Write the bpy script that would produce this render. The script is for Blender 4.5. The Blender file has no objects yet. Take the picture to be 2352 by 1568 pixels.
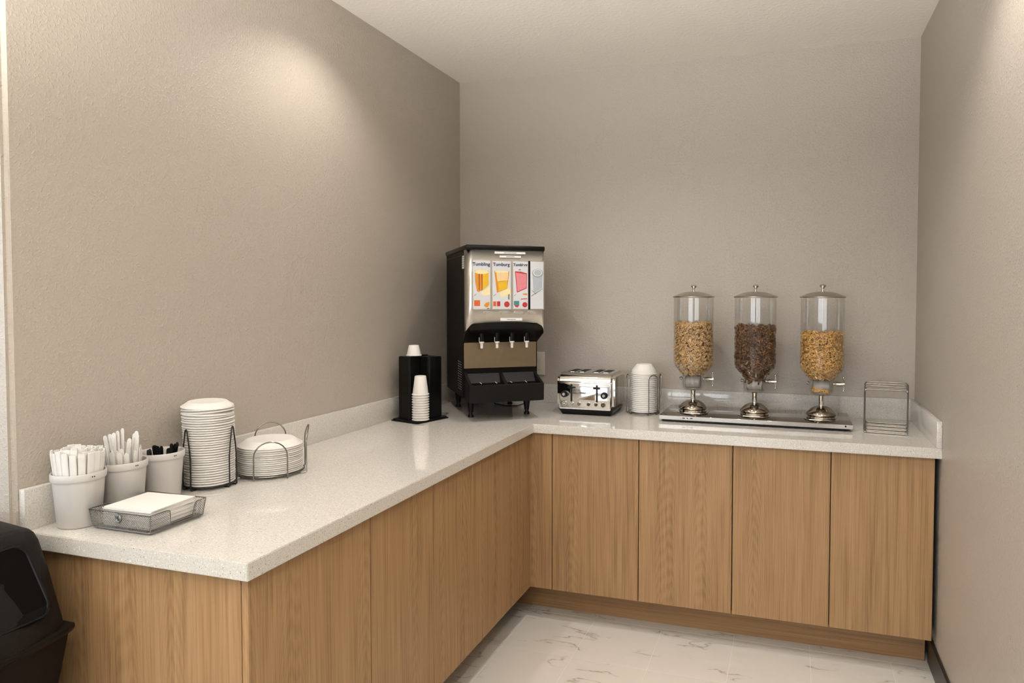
import bpy, bmesh, math, random
from mathutils import Vector, Matrix
PI = math.pi
R = math.radians
random.seed(7)

# ------------------------------------------------------------------ camera, world, light, exposure
S = bpy.context.scene
COL = S.collection
S.view_settings.view_transform = 'Standard'
S.view_settings.look = 'None'
S.view_settings.exposure = -0.20
S.view_settings.gamma = 1.0
S.view_settings.use_curve_mapping = False
S.cycles.use_denoising = True
S.cycles.use_adaptive_sampling = True
S.cycles.adaptive_threshold = 0.08
S.cycles.adaptive_min_samples = 16
S.cycles.max_bounces = 7
S.cycles.diffuse_bounces = 4
S.cycles.glossy_bounces = 4
S.cycles.transmission_bounces = 4
S.cycles.transparent_max_bounces = 24
S.cycles.sample_clamp_indirect = 6.0
S.cycles.caustics_reflective = False
S.cycles.caustics_refractive = False

cam_d = bpy.data.cameras.new('camera')
cam = bpy.data.objects.new('camera', cam_d)
COL.objects.link(cam)
S.camera = cam
cam_d.sensor_width = 36.0
cam_d.sensor_fit = 'HORIZONTAL'
cam_d.lens = 1594.6 / 2352 * 36.0
cam_d.shift_x = -140.32 / 2352
cam_d.shift_y = -47.73 / 2352
cam_d.clip_start = 0.02
_y, _p, _r = -0.3047, -0.0335, 0.0021
fw = Vector((math.sin(_y) * math.cos(_p), math.cos(_y) * math.cos(_p), math.sin(_p)))
rt = Vector((math.cos(_y), -math.sin(_y), 0))
up = rt.cross(fw)
rt2 = rt * math.cos(_r) + up * math.sin(_r)
up2 = up * math.cos(_r) - rt * math.sin(_r)
m3 = Matrix((rt2, up2, -fw)).transposed()
cam.matrix_world = Matrix.Translation((1.8132, -3.6093, 1.4931)) @ m3.to_4x4()

W, H = 2.374, 2.709              # alcove width, ceiling height
D1, D2, L = 0.693, 0.649, 2.4005  # counter depth left leg / back leg, length of left leg
CT, CTH = 0.914, 0.041
BS, TS = 0.103, 0.020
XL, YR = -4.2, -10.5              # far ends of the room behind the camera

world = bpy.data.worlds.new('world')
S.world = world
world.use_nodes = True
world.node_tree.nodes['Background'].inputs[0].default_value = (0.75, 0.85, 1.0, 1)
world.node_tree.nodes['Background'].inputs[1].default_value = 1.0


def area(name, loc, rot, sx, sy, power, color):
    d = bpy.data.lights.new(name, 'AREA')
    d.shape = 'RECTANGLE'
    d.size, d.size_y = sx, sy
    d.energy = power
    d.color = color
    o = bpy.data.objects.new(name, d)
    COL.objects.link(o)
    o.location = loc
    o.rotation_euler = rot
    return o


# daylight entering through the two windows of the room
area('window_daylight', (-0.6, YR - 0.10, 1.55), (R(90), 0, 0), 4.6, 1.7, 215, (0.90, 0.95, 1.0))
area('window_daylight', (XL - 0.10, -5.0, 1.55), (R(90), 0, R(-90)), 3.0, 1.7, 75, (0.70, 0.85, 1.0))
DOWNLIGHTS = [(0.36, -1.35, 34), (2.03, -1.60, 39), (1.22, -0.98, 46)]  # the last one is added to brighten the back of the counter
ADDED_PENDANTS = [(0.15, -4.0, 165), (1.65, -4.0, 330), (-1.35, -4.2, 40)]  # added lamps, unseen behind the camera, to brighten the ceiling
ADDED_PENDANT_Z = 1.60
LAMP_COLOR = (1.0, 0.925, 0.84)
ADDED_PENDANT_COLOR = (1.0, 0.965, 0.92)


# ------------------------------------------------------------------ materials
def new_mat(name):
    m = bpy.data.materials.new(name)
    m.use_nodes = True
    nt = m.node_tree
    nt.nodes.clear()
    out = nt.nodes.new('ShaderNodeOutputMaterial')
    return m, nt, out


def node(nt, typ, **kw):
    n = nt.nodes.new(typ)
    for k, v in kw.items():
        setattr(n, k, v)
    return n


def plain(name, col, rough=0.5, metal=0.0, bump=0.0, bscale=200.0, spec=0.5, vary=0.0, coat=0.0, aniso=0.0):
    """principled with a little procedural variation"""
    m, nt, out = new_mat(name)
    b = node(nt, 'ShaderNodeBsdfPrincipled')
    b.inputs['Base Color'].default_value = (*col, 1)
    b.inputs['Roughness'].default_value = rough
    b.inputs['Metallic'].default_value = metal
    b.inputs['Specular IOR Level'].default_value = spec
    b.inputs['Coat Weight'].default_value = coat
    nt.links.new(b.outputs[0], out.inputs[0])
    tc = node(nt, 'ShaderNodeTexCoord')
    nz = node(nt, 'ShaderNodeTexNoise')
    nz.inputs['Scale'].default_value = bscale
    nz.inputs['Detail'].default_value = 3
    nt.links.new(tc.outputs['Object'], nz.inputs['Vector'])
    if vary > 0:
        mx = node(nt, 'ShaderNodeMix', data_type='RGBA')
        mx.inputs[6].default_value = (*[c * (1 - vary) for c in col], 1)
        mx.inputs[7].default_value = (*[min(1, c * (1 + vary)) for c in col], 1)
        nt.links.new(nz.outputs[0], mx.inputs[0])
        nt.links.new(mx.outputs[2], b.inputs['Base Color'])
    if bump > 0:
        bp = node(nt, 'ShaderNodeBump')
        bp.inputs['Strength'].default_value = bump
        bp.inputs['Distance'].default_value = 0.002
        nt.links.new(nz.outputs[0], bp.inputs['Height'])
        nt.links.new(bp.outputs[0], b.inputs['Normal'])
    return m


def wall_paint(name, col, strength, scale, rough=0.42):
    """rolled paint over a light orange-peel texture"""
    m, nt, out = new_mat(name)
    b = node(nt, 'ShaderNodeBsdfPrincipled')
    b.inputs['Base Color'].default_value = (*col, 1)
    b.inputs['Roughness'].default_value = rough
    nt.links.new(b.outputs[0], out.inputs[0])
    tc = node(nt, 'ShaderNodeTexCoord')
    n1 = node(nt, 'ShaderNodeTexNoise')
    n1.inputs['Scale'].default_value = scale
    n1.inputs['Detail'].default_value = 2
    n1.inputs['Roughness'].default_value = 0.55
    rp = node(nt, 'ShaderNodeMapRange', interpolation_type='SMOOTHSTEP')
    rp.inputs['From Min'].default_value = 0.46
    rp.inputs['From Max'].default_value = 0.74
    bp = node(nt, 'ShaderNodeBump')
    bp.inputs['Strength'].default_value = strength
    bp.inputs['Distance'].default_value = 0.004
    nt.links.new(tc.outputs['Object'], n1.inputs['Vector'])
    nt.links.new(n1.outputs[0], rp.inputs[0])
    nt.links.new(rp.outputs[0], bp.inputs['Height'])
    nt.links.new(bp.outputs[0], b.inputs['Normal'])
    return m


def wood(name, scale, c0, c1, c2):
    """oak laminate; scale = stretch of the grain per axis"""
    m, nt, out = new_mat(name)
    b = node(nt, 'ShaderNodeBsdfPrincipled')
    b.inputs['Roughness'].default_value = 0.5
    b.inputs['Specular IOR Level'].default_value = 0.35
    nt.links.new(b.outputs[0], out.inputs[0])
    tc = node(nt, 'ShaderNodeTexCoord')
    oi = node(nt, 'ShaderNodeObjectInfo')
    sc = node(nt, 'ShaderNodeVectorMath', operation='SCALE')
    sc.inputs['Scale'].default_value = 37.0
    cb = node(nt, 'ShaderNodeCombineXYZ')
    for i in range(3):
        nt.links.new(oi.outputs['Random'], cb.inputs[i])
    nt.links.new(cb.outputs[0], sc.inputs[0])
    ad = node(nt, 'ShaderNodeVectorMath', operation='ADD')
    nt.links.new(tc.outputs['Object'], ad.inputs[0])
    nt.links.new(sc.outputs[0], ad.inputs[1])

    def stretched(k, det, dist=0.0, zf=1.0):
        mp = node(nt, 'ShaderNodeMapping')
        mp.inputs['Scale'].default_value = tuple(s * k * (zf if s == min(scale) else 1) for s in scale)
        nt.links.new(ad.outputs[0], mp.inputs[0])
        n = node(nt, 'ShaderNodeTexNoise')
        n.inputs['Scale'].default_value = 1.0
        n.inputs['Detail'].default_value = det
        n.inputs['Distortion'].default_value = dist
        nt.links.new(mp.outputs[0], n.inputs['Vector'])
        return n
    big = stretched(0.55, 1.2, 0.15, 0.55)
    mul = node(nt, 'ShaderNodeMath', operation='MULTIPLY')
    mul.inputs[1].default_value = 95.0
    sn = node(nt, 'ShaderNodeMath', operation='SINE')
    nt.links.new(big.outputs[0], mul.inputs[0])
    nt.links.new(mul.outputs[0], sn.inputs[0])
    fine = stretched(17.0, 3, 0.0, 0.22)
    mid = stretched(3.2, 3, 0.0, 0.35)
    # v = 0.5 + .13*sin + .55*(mid-.5) + .45*(fine-.5)
    a1 = node(nt, 'ShaderNodeMath', operation='MULTIPLY_ADD')
    a1.inputs[1].default_value = 0.03
    a1.inputs[2].default_value = 0.0
    nt.links.new(sn.outputs[0], a1.inputs[0])
    a2 = node(nt, 'ShaderNodeMath', operation='MULTIPLY_ADD')
    a2.inputs[1].default_value = 0.42
    nt.links.new(mid.outputs[0], a2.inputs[0])
    nt.links.new(a1.outputs[0], a2.inputs[2])
    a3 = node(nt, 'ShaderNodeMath', operation='MULTIPLY_ADD')
    a3.inputs[1].default_value = 0.58
    nt.links.new(fine.outputs[0], a3.inputs[0])
    nt.links.new(a2.outputs[0], a3.inputs[2])
    # arched cathedral grain, one arch column per board of the laminate
    sep = node(nt, 'ShaderNodeSeparateXYZ')
    nt.links.new(ad.outputs[0], sep.inputs[0])

    def mth(op, a, b=None, c=None):
        n = node(nt, 'ShaderNodeMath', operation=op)
        for i, q in enumerate((a, b, c)):
            if q is None:
                continue
            if isinstance(q, (int, float)):
                n.inputs[i].default_value = q
            else:
                nt.links.new(q, n.inputs[i])
        return n.outputs[0]
    if scale[2] == min(scale):
        hcoord = mth('ADD', sep.outputs[0], sep.outputs[1])
        wob = mth('MULTIPLY_ADD', big.outputs[0], 0.10, hcoord)
        u = mth('SUBTRACT', mth('FRACT', mth('MULTIPLY', wob, 6.3)), 0.5)
        t = mth('MULTIPLY_ADD', mth('MULTIPLY', u, u), 34.0, mth('MULTIPLY', sep.outputs[2], 17.0))
        t = mth('MULTIPLY_ADD', mid.outputs[0], 3.0, t)
        line = mth('SINE', mth('MULTIPLY', t, 6.2832))
        board = mth('FLOOR', mth('MULTIPLY', wob, 6.3))
        keep = mth('GREATER_THAN', mth('FRACT', mth('MULTIPLY', mth('SINE', mth('MULTIPLY', board, 12.9)), 43.7)), 0.35)
        arches = mth('MULTIPLY', mth('MULTIPLY', line, keep), mth('SUBTRACT', 0.62, mth('ABSOLUTE', u)))
        val = mth('MULTIPLY_ADD', arches, 0.085, a3.outputs[0])
    else:
        val = a3.outputs[0]
    rp = node(nt, 'ShaderNodeValToRGB')
    e = rp.color_ramp.elements
    e[0].position, e[0].color = 0.30, (*c0, 1)
    e[1].position, e[1].color = 0.72, (*c2, 1)
    k = e.new(0.50)
    k.color = (*c1, 1)
    nt.links.new(val, rp.inputs[0])
    nt.links.new(rp.outputs[0], b.inputs['Base Color'])
    bp = node(nt, 'ShaderNodeBump')
    bp.inputs['Strength'].default_value = 0.12
    bp.inputs['Distance'].default_value = 0.001
    nt.links.new(fine.outputs[0], bp.inputs['Height'])
    nt.links.new(bp.outputs[0], b.inputs['Normal'])
    return m


def quartz(name):
    m, nt, out = new_mat(name)
    b = node(nt, 'ShaderNodeBsdfPrincipled')
    b.inputs['Roughness'].default_value = 0.075
    nt.links.new(b.outputs[0], out.inputs[0])
    tc = node(nt, 'ShaderNodeTexCoord')
    col = None
    base = node(nt, 'ShaderNodeTexNoise')
    base.inputs['Scale'].default_value = 260
    base.inputs['Detail'].default_value = 2
    nt.links.new(tc.outputs['Object'], base.inputs['Vector'])
    rp = node(nt, 'ShaderNodeValToRGB')
    rp.color_ramp.elements[0].position = 0.35
    rp.color_ramp.elements[0].color = (0.55, 0.525, 0.485, 1)
    rp.color_ramp.elements[1].position = 0.62
    rp.color_ramp.elements[1].color = (0.665, 0.64, 0.60, 1)
    nt.links.new(base.outputs[0], rp.inputs[0])
    col = rp.outputs[0]
    for scale, thr, keep, c in ((105, 0.13, 0.66, (0.17, 0.145, 0.12)), (150, 0.17, 0.62, (0.36, 0.31, 0.25)), (120, 0.20, 0.72, (0.85, 0.83, 0.80))):
        v = node(nt, 'ShaderNodeTexVoronoi')
        v.inputs['Scale'].default_value = scale
        nt.links.new(tc.outputs['Object'], v.inputs['Vector'])
        lt = node(nt, 'ShaderNodeMath', operation='LESS_THAN')
        lt.inputs[1].default_value = thr
        nt.links.new(v.outputs['Distance'], lt.inputs[0])
        sep = node(nt, 'ShaderNodeSeparateColor')
        nt.links.new(v.outputs['Color'], sep.inputs[0])
        gt = node(nt, 'ShaderNodeMath', operation='GREATER_THAN')
        gt.inputs[1].default_value = keep
        nt.links.new(sep.outputs[0], gt.inputs[0])
        mm = node(nt, 'ShaderNodeMath', operation='MULTIPLY')
        nt.links.new(lt.outputs[0], mm.inputs[0])
        nt.links.new(gt.outputs[0], mm.inputs[1])
        mx = node(nt, 'ShaderNodeMix', data_type='RGBA')
        nt.links.new(mm.outputs[0], mx.inputs[0])
        nt.links.new(col, mx.inputs[6])
        mx.inputs[7].default_value = (*c, 1)
        col = mx.outputs[2]
    nt.links.new(col, b.inputs['Base Color'])
    return m


def marble(name):
    m, nt, out = new_mat(name)
    b = node(nt, 'ShaderNodeBsdfPrincipled')
    b.inputs['Roughness'].default_value = 0.30
    nt.links.new(b.outputs[0], out.inputs[0])
    tc = node(nt, 'ShaderNodeTexCoord')
    mp = node(nt, 'ShaderNodeMapping')
    mp.inputs['Rotation'].default_value = (0, 0, R(-28))
    mp.inputs['Scale'].default_value = (0.9, 3.4, 1.0)
    nt.links.new(tc.outputs['Object'], mp.inputs[0])
    n = node(nt, 'ShaderNodeTexNoise')
    n.inputs['Scale'].default_value = 2.5
    n.inputs['Detail'].default_value = 5
    n.inputs['Roughness'].default_value = 0.5
    n.inputs['Distortion'].default_value = 0.25
    nt.links.new(mp.outputs[0], n.inputs['Vector'])
    s = node(nt, 'ShaderNodeMath', operation='SUBTRACT')
    s.inputs[1].default_value = 0.5
    nt.links.new(n.outputs[0], s.inputs[0])
    a = node(nt, 'ShaderNodeMath', operation='ABSOLUTE')
    nt.links.new(s.outputs[0], a.inputs[0])
    rp = node(nt, 'ShaderNodeValToRGB')
    e = rp.color_ramp.elements
    e[0].position, e[0].color = 0.0, (0.36, 0.33, 0.29, 1)
    e[1].position, e[1].color = 0.012, (0.70, 0.67, 0.62, 1)
    k = e.new(0.16)
    k.color = (0.75, 0.72, 0.67, 1)
    nt.links.new(a.outputs[0], rp.inputs[0])
    gate = node(nt, 'ShaderNodeTexNoise')
    gate.inputs['Scale'].default_value = 6.0
    gate.inputs['Detail'].default_value = 3
    nt.links.new(tc.outputs['Object'], gate.inputs['Vector'])
    gr = node(nt, 'ShaderNodeValToRGB')
    gr.color_ramp.elements[0].position = 0.49
    gr.color_ramp.elements[1].position = 0.58
    nt.links.new(gate.outputs[0], gr.inputs[0])
    mx = node(nt, 'ShaderNodeMix', data_type='RGBA')
    nt.links.new(gr.outputs[0], mx.inputs[0])
    mx.inputs[6].default_value = (0.73, 0.70, 0.65, 1)
    nt.links.new(rp.outputs[0], mx.inputs[7])
    nt.links.new(mx.outputs[2], b.inputs['Base Color'])
    return m


def clear_plastic(name, tint=(1, 1, 1), power=1.0):
    m, nt, out = new_mat(name)
    tr = node(nt, 'ShaderNodeBsdfTransparent')
    tr.inputs[0].default_value = (*tint, 1)
    gl = node(nt, 'ShaderNodeBsdfGlossy')
    gl.inputs['Roughness'].default_value = 0.03
    fr = node(nt, 'ShaderNodeFresnel')
    fr.inputs[0].default_value = 1.45
    ml = node(nt, 'ShaderNodeMath', operation='MULTIPLY')
    ml.inputs[1].default_value = power
    nt.links.new(fr.outputs[0], ml.inputs[0])
    mn = node(nt, 'ShaderNodeMath', operation='MINIMUM')
    mn.inputs[1].default_value = 0.22
    nt.links.new(ml.outputs[0], mn.inputs[0])
    mx = node(nt, 'ShaderNodeMixShader')
    nt.links.new(mn.outputs[0], mx.inputs[0])
    nt.links.new(tr.outputs[0], mx.inputs[1])
    nt.links.new(gl.outputs[0], mx.inputs[2])
    nt.links.new(mx.outputs[0], out.inputs[0])
    return m


def glow(name, col, strength):
    m, nt, out = new_mat(name)
    e = node(nt, 'ShaderNodeEmission')
    e.inputs[0].default_value = (*col, 1)
    e.inputs[1].default_value = strength
    nt.links.new(e.outputs[0], out.inputs[0])
    return m


def crumb(name, c0, c1, c2, scale=260):
    m, nt, out = new_mat(name)
    b = node(nt, 'ShaderNodeBsdfPrincipled')
    b.inputs['Roughness'].default_value = 0.7
    nt.links.new(b.outputs[0], out.inputs[0])
    tc = node(nt, 'ShaderNodeTexCoord')
    n = node(nt, 'ShaderNodeTexNoise')
    n.inputs['Scale'].default_value = scale
    n.inputs['Detail'].default_value = 2
    nt.links.new(tc.outputs['Object'], n.inputs['Vector'])
    rp = node(nt, 'ShaderNodeValToRGB')
    e = rp.color_ramp.elements
    e[0].position, e[0].color = 0.3, (*c0, 1)
    e[1].position, e[1].color = 0.7, (*c2, 1)
    k = e.new(0.5)
    k.color = (*c1, 1)
    nt.links.new(n.outputs[0], rp.inputs[0])
    nt.links.new(rp.outputs[0], b.inputs['Base Color'])
    return m


WALLC = (0.445, 0.40, 0.346)
M = {
    'wall': wall_paint('taupe wall paint', WALLC, 0.27, 120),
    'wall_white': wall_paint('pale wall paint', (0.60, 0.62, 0.655), 0.25, 62),  # cool daylight on the wall is put into its colour
    'ceiling': wall_paint('ceiling paint', (0.93, 0.89, 0.83), 0.14, 55, 0.7),
    'grout': plain('grout', (0.86, 0.84, 0.80), 0.8, vary=0.05),
    'tile': marble('marble tile'),
    'wood': wood('oak laminate', (11, 11, 1.0), (0.222, 0.126, 0.056), (0.33, 0.198, 0.094), (0.40, 0.251, 0.127)),
    'wood_h': wood('oak laminate laid flat', (0.75, 9, 22), (0.22, 0.12, 0.052), (0.31, 0.178, 0.082), (0.39, 0.235, 0.115)),
    'carcass': plain('dark carcass', (0.03, 0.024, 0.02), 0.6, vary=0.1),
    'quartz': quartz('speckled quartz'),
    'black_base': plain('black vinyl base', (0.015, 0.013, 0.012), 0.35, vary=0.1),
    'black': plain('black plastic', (0.0045, 0.004, 0.0035), 0.30, spec=0.22, vary=0.1),
    'black_mat': plain('matt black plastic', (0.004, 0.0035, 0.003), 0.45, spec=0.22, vary=0.1),
    'black_side': plain('black painted sheet', (0.005, 0.004, 0.003), 0.40, spec=0.09, vary=0.1),
    'brown_black': plain('dark brown textured plastic', (0.0065, 0.0048, 0.0038), 0.48, spec=0.16, bump=0.35, bscale=700, vary=0.15),
    'door_black': plain('smooth black plastic', (0.003, 0.0025, 0.002), 0.55, spec=0.05, vary=0.1),
    'steel': plain('brushed stainless', (0.60, 0.57, 0.52), 0.28, 1.0, vary=0.05, bscale=40),
    'steel_dark': plain('stainless splash panel', (0.25, 0.195, 0.13), 0.38, 1.0, vary=0.05, bscale=40),  # brown base colour stands in for dark reflections in the steel
    'chrome': plain('polished chrome', (0.66, 0.64, 0.61), 0.06, 1.0, vary=0.02, bscale=30),
    'chrome_dark': plain('polished steel', (0.40, 0.36, 0.305), 0.08, 1.0, vary=0.03, bscale=30),  # dark reflections are put into the base colour
    'lid_steel': plain('satin steel lid', (0.50, 0.46, 0.41), 0.28, 1.0, vary=0.03, bscale=30),
    'wire': plain('chromed wire', (0.25, 0.235, 0.21), 0.25, 1.0, vary=0.05),
    'wire_dark': plain('dark grey wire', (0.21, 0.20, 0.19), 0.35, 1.0, vary=0.05),
    'wire_black': plain('black coated wire', (0.008, 0.008, 0.008), 0.4, vary=0.05),
    'foam': plain('white foam', (0.74, 0.72, 0.69), 0.6, vary=0.02, bscale=80),
    'paper': plain('white paper', (0.74, 0.725, 0.70), 0.8, vary=0.03, bscale=60),
    'napkin': plain('white tissue', (0.72, 0.70, 0.67), 0.9, bump=0.1, bscale=400, vary=0.02),
    'bucket': plain('white polypropylene', (0.57, 0.555, 0.54), 0.38, vary=0.02, bscale=20),
    'cutlery': plain('white plastic', (0.76, 0.745, 0.73), 0.3, vary=0.03),
    'sticker': plain('white sticker', (0.75, 0.74, 0.72), 0.5, vary=0.03),
    'card': plain('white printed card', (0.60, 0.62, 0.65), 0.3, vary=0.02),
    'outlet': plain('ivory plastic', (0.66, 0.61, 0.54), 0.4, vary=0.03),
    'grey_plastic': plain('grey plastic', (0.34, 0.32, 0.30), 0.4, vary=0.05),
    'clear': clear_plastic('clear acrylic', (0.985, 0.985, 0.98), 0.9),
    'trim_white': plain('white enamel', (0.8, 0.79, 0.77), 0.4, vary=0.02),
    'lamp_glow': glow('lamp diffuser', LAMP_COLOR, 12.0),
    'ink': plain('navy ink', (0.015, 0.025, 0.09), 0.5, vary=0.1),
    'ink_grey': plain('grey ink', (0.20, 0.19, 0.19), 0.5, vary=0.1),
    'amber': plain('print amber', (0.62, 0.25, 0.02), 0.4, vary=0.15, bscale=150),
    'rust': plain('print rust', (0.30, 0.07, 0.01), 0.4, vary=0.15, bscale=150),
    'yellow': plain('print yellow', (0.70, 0.42, 0.02), 0.4, vary=0.12, bscale=150),
    'cream': plain('print cream', (0.80, 0.68, 0.38), 0.4, vary=0.08, bscale=150),
    'peach': plain('print peach', (0.76, 0.55, 0.28), 0.4, vary=0.10, bscale=150),
    'pink': plain('print pink', (0.66, 0.22, 0.26), 0.4, vary=0.18, bscale=220),
    'crimson': plain('print red', (0.45, 0.03, 0.03), 0.4, vary=0.2, bscale=200),
    'orange': plain('print orange', (0.62, 0.11, 0.02), 0.4, vary=0.2, bscale=200),
    'teal': plain('print teal', (0.06, 0.20, 0.24), 0.4, vary=0.2, bscale=200),
    'ice': plain('print ice', (0.40, 0.44, 0.50), 0.4, vary=0.08, bscale=150),
    'oat': crumb('toasted oat', (0.42, 0.22, 0.08), (0.62, 0.40, 0.18), (0.76, 0.56, 0.31), 120),
    'cocoa': crumb('cocoa cereal', (0.035, 0.012, 0.004), (0.10, 0.038, 0.012), (0.34, 0.17, 0.055), 110),
    'honey': crumb('honey cereal', (0.46, 0.20, 0.04), (0.66, 0.38, 0.11), (0.80, 0.56, 0.24), 120),
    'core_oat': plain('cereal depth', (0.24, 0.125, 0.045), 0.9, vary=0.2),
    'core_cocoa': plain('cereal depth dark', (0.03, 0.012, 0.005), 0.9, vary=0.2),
}


# ------------------------------------------------------------------ mesh helpers
def bx(bm, x0, x1, y0, y1, z0, z1):
    vs = [bm.verts.new((x, y, z)) for z in (z0, z1) for y in (y0, y1) for x in (x0, x1)]
    for f in ((0, 2, 3, 1), (4, 5, 7, 6), (0, 1, 5, 4), (2, 6, 7, 3), (0, 4, 6, 2), (1, 3, 7, 5)):
        bm.faces.new([vs[i] for i in f])
    return vs


def box(x0, x1, y0, y1, z0, z1, bev=0.0, seg=2):
    bm = bmesh.new()
    bx(bm, min(x0, x1), max(x0, x1), min(y0, y1), max(y0, y1), min(z0, z1), max(z0, z1))
    if bev > 0:
        bmesh.ops.bevel(bm, geom=bm.edges[:], offset=bev, segments=seg, profile=0.5, affect='EDGES')
    return bm


def prism(bm, pts, axis, a0, a1):
    """extrude a 2D polygon along an axis: axis 'x': pts=(y,z); 'y': pts=(x,z); 'z': pts=(x,y)"""
    def P(p, a):
        return {'x': (a, p[0], p[1]), 'y': (p[0], a, p[1]), 'z': (p[0], p[1], a)}[axis]
    lo = [bm.verts.new(P(p, a0)) for p in pts]
    hi = [bm.verts.new(P(p, a1)) for p in pts]
    n = len(pts)
    bm.faces.new(lo)
    bm.faces.new(hi[::-1])
    for i in range(n):
        j = (i + 1) % n
        bm.faces.new((lo[i], hi[i], hi[j], lo[j]))
    return bm


def lathe(bm, prof, seg=32, cx=0, cy=0, axis='z', cap=True):
    """revolve (r, h) profile"""
    rings = []
    for r, h in prof:
        if r < 1e-6:
            p = {'z': (cx, cy, h), 'x': (h, cx, cy), 'y': (cx, h, cy)}[axis]
            rings.append([bm.verts.new(p)])
        else:
            ring = []
            for i in range(seg):
                a = 2 * PI * i / seg
                u, v = r * math.cos(a), r * math.sin(a)
                p = {'z': (cx + u, cy + v, h), 'x': (h, cx + u, cy + v), 'y': (cx + u, h, cy + v)}[axis]
                ring.append(bm.verts.new(p))
            rings.append(ring)
    for A, B in zip(rings, rings[1:]):
        if len(A) == 1 and len(B) == 1:
            continue
        for i in range(seg):
            j = (i + 1) % seg
            if len(A) == 1:
                bm.faces.new((A[0], B[j], B[i]))
            elif len(B) == 1:
                bm.faces.new((A[i], A[j], B[0]))
            else:
                bm.faces.new((A[i], A[j], B[j], B[i]))
    if cap:
        for ring in (rings[0], rings[-1]):
            if len(ring) > 1:
                bm.faces.new(ring)
    return bm


def tube(bm, pts, r, seg=8, closed=False):
    pts = [Vector(p) for p in pts]
    n = len(pts)
    rings = []
    prev = None
    for i in range(n):
        if closed:
            t = pts[(i + 1) % n] - pts[i - 1]
        else:
            t = pts[min(i + 1, n - 1)] - pts[max(i - 1, 0)]
        t.normalize()
        if prev is None:
            ref = Vector((0, 0, 1)) if abs(t.z) < 0.9 else Vector((1, 0, 0))
            u = t.cross(ref).normalized()
        else:
            u = (prev - t * prev.dot(t))
            if u.length < 1e-5:
                u = t.orthogonal()
            u.normalize()
        prev = u
        v = t.cross(u)
        rings.append([bm.verts.new(pts[i] + (u * math.cos(2 * PI * k / seg) + v * math.sin(2 * PI * k / seg)) * r) for k in range(seg)])
    m = n if closed else n - 1
    for i in range(m):
        A, B = rings[i], rings[(i + 1) % n]
        off = 0
        if closed and i == n - 1:
            off = min(range(seg), key=lambda o: (A[0].co - B[o].co).length)
        for k in range(seg):
            bm.faces.new((A[k], A[(k + 1) % seg], B[(k + 1 + off) % seg], B[(k + off) % seg]))
    if not closed:
        bm.faces.new(rings[0])
        bm.faces.new(rings[-1])
    return bm


def arc(c, r, a0, a1, n, ax='xz'):
    out = []
    for i in range(n + 1):
        a = a0 + (a1 - a0) * i / n
        out.append((c[0] + r * math.cos(a), c[1] + r * math.sin(a)))
    return out


def rrect(x0, x1, y0, y1, r, n=4):
    return (arc((x1 - r, y1 - r), r, 0, PI / 2, n) + arc((x0 + r, y1 - r), r, PI / 2, PI, n)
            + arc((x0 + r, y0 + r), r, PI, 1.5 * PI, n) + arc((x1 - r, y0 + r), r, 1.5 * PI, 2 * PI, n))


def mesh_of(bm, mat, smooth=True, angle=40, name='mesh'):
    bmesh.ops.recalc_face_normals(bm, faces=bm.faces[:])
    me = bpy.data.meshes.new(name)
    bm.to_mesh(me)
    bm.free()
    me.materials.append(M[mat] if isinstance(mat, str) else mat)
    if smooth:
        me.shade_smooth()
        me.set_sharp_from_angle(angle=R(angle))
    return me


def obj(name, bm, mat, parent=None, smooth=True, angle=40):
    me = bm if isinstance(bm, bpy.types.Mesh) else mesh_of(bm, mat, smooth, angle, name)
    o = bpy.data.objects.new(name, me)
    COL.objects.link(o)
    if parent:
        o.parent = parent
    return o


def tag(o, label=None, cat=None, group=None, kind=None):
    if label:
        o['label'] = label
    if cat:
        o['category'] = cat
    if group:
        o['group'] = group
    if kind:
        o['kind'] = kind
    return o


def thing(name, label, cat, loc=(0, 0, 0), rz=0.0, group=None):
    o = bpy.data.objects.new(name, None)
    COL.objects.link(o)
    o.empty_display_size = 0.05
    o.location = loc
    o.rotation_euler = (0, 0, rz)
    return tag(o, label, cat, group)


def struct(name, bm, mat, parent=None, smooth=False):
    o = obj(name, bm, mat, parent, smooth)
    o['kind'] = 'structure'
    return o


def text_mesh(s, size, mat, bold=0.0):
    cu = bpy.data.curves.new('lettering', 'FONT')
    cu.body = s
    cu.size = size
    cu.align_x = 'CENTER'
    cu.align_y = 'CENTER'
    cu.extrude = 0.0002
    cu.offset = bold
    t = bpy.data.objects.new('lettering', cu)
    COL.objects.link(t)
    dg = bpy.context.evaluated_depsgraph_get()
    me = bpy.data.meshes.new_from_object(t.evaluated_get(dg))
    bpy.data.objects.remove(t)
    bpy.data.curves.remove(cu)
    me.materials.clear()
    me.materials.append(M[mat])
    return me


ORD = ['topmost', 'second from the top', 'third from the top', 'fourth from the top', 'fifth from the top', 'sixth from the top', 'seventh from the top', 'eighth from the top', 'ninth from the top', 'tenth from the top',
       'eleventh from the top', 'twelfth from the top', 'thirteenth from the top', 'fourteenth from the top', 'fifteenth from the top', 'sixteenth from the top']
ORB = ['lowest'] + [w.replace('the top', 'the bottom') for w in ORD[1:]]


def rank(k, n):
    """place of item k (0 = bottom) in a stack of n"""
    d = n - 1 - k
    if k == 0:
        return 'lowest'
    return ORD[d] if d < len(ORD) and d <= k else (ORB[k] if k < len(ORB) else 'in the very middle')


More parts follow.
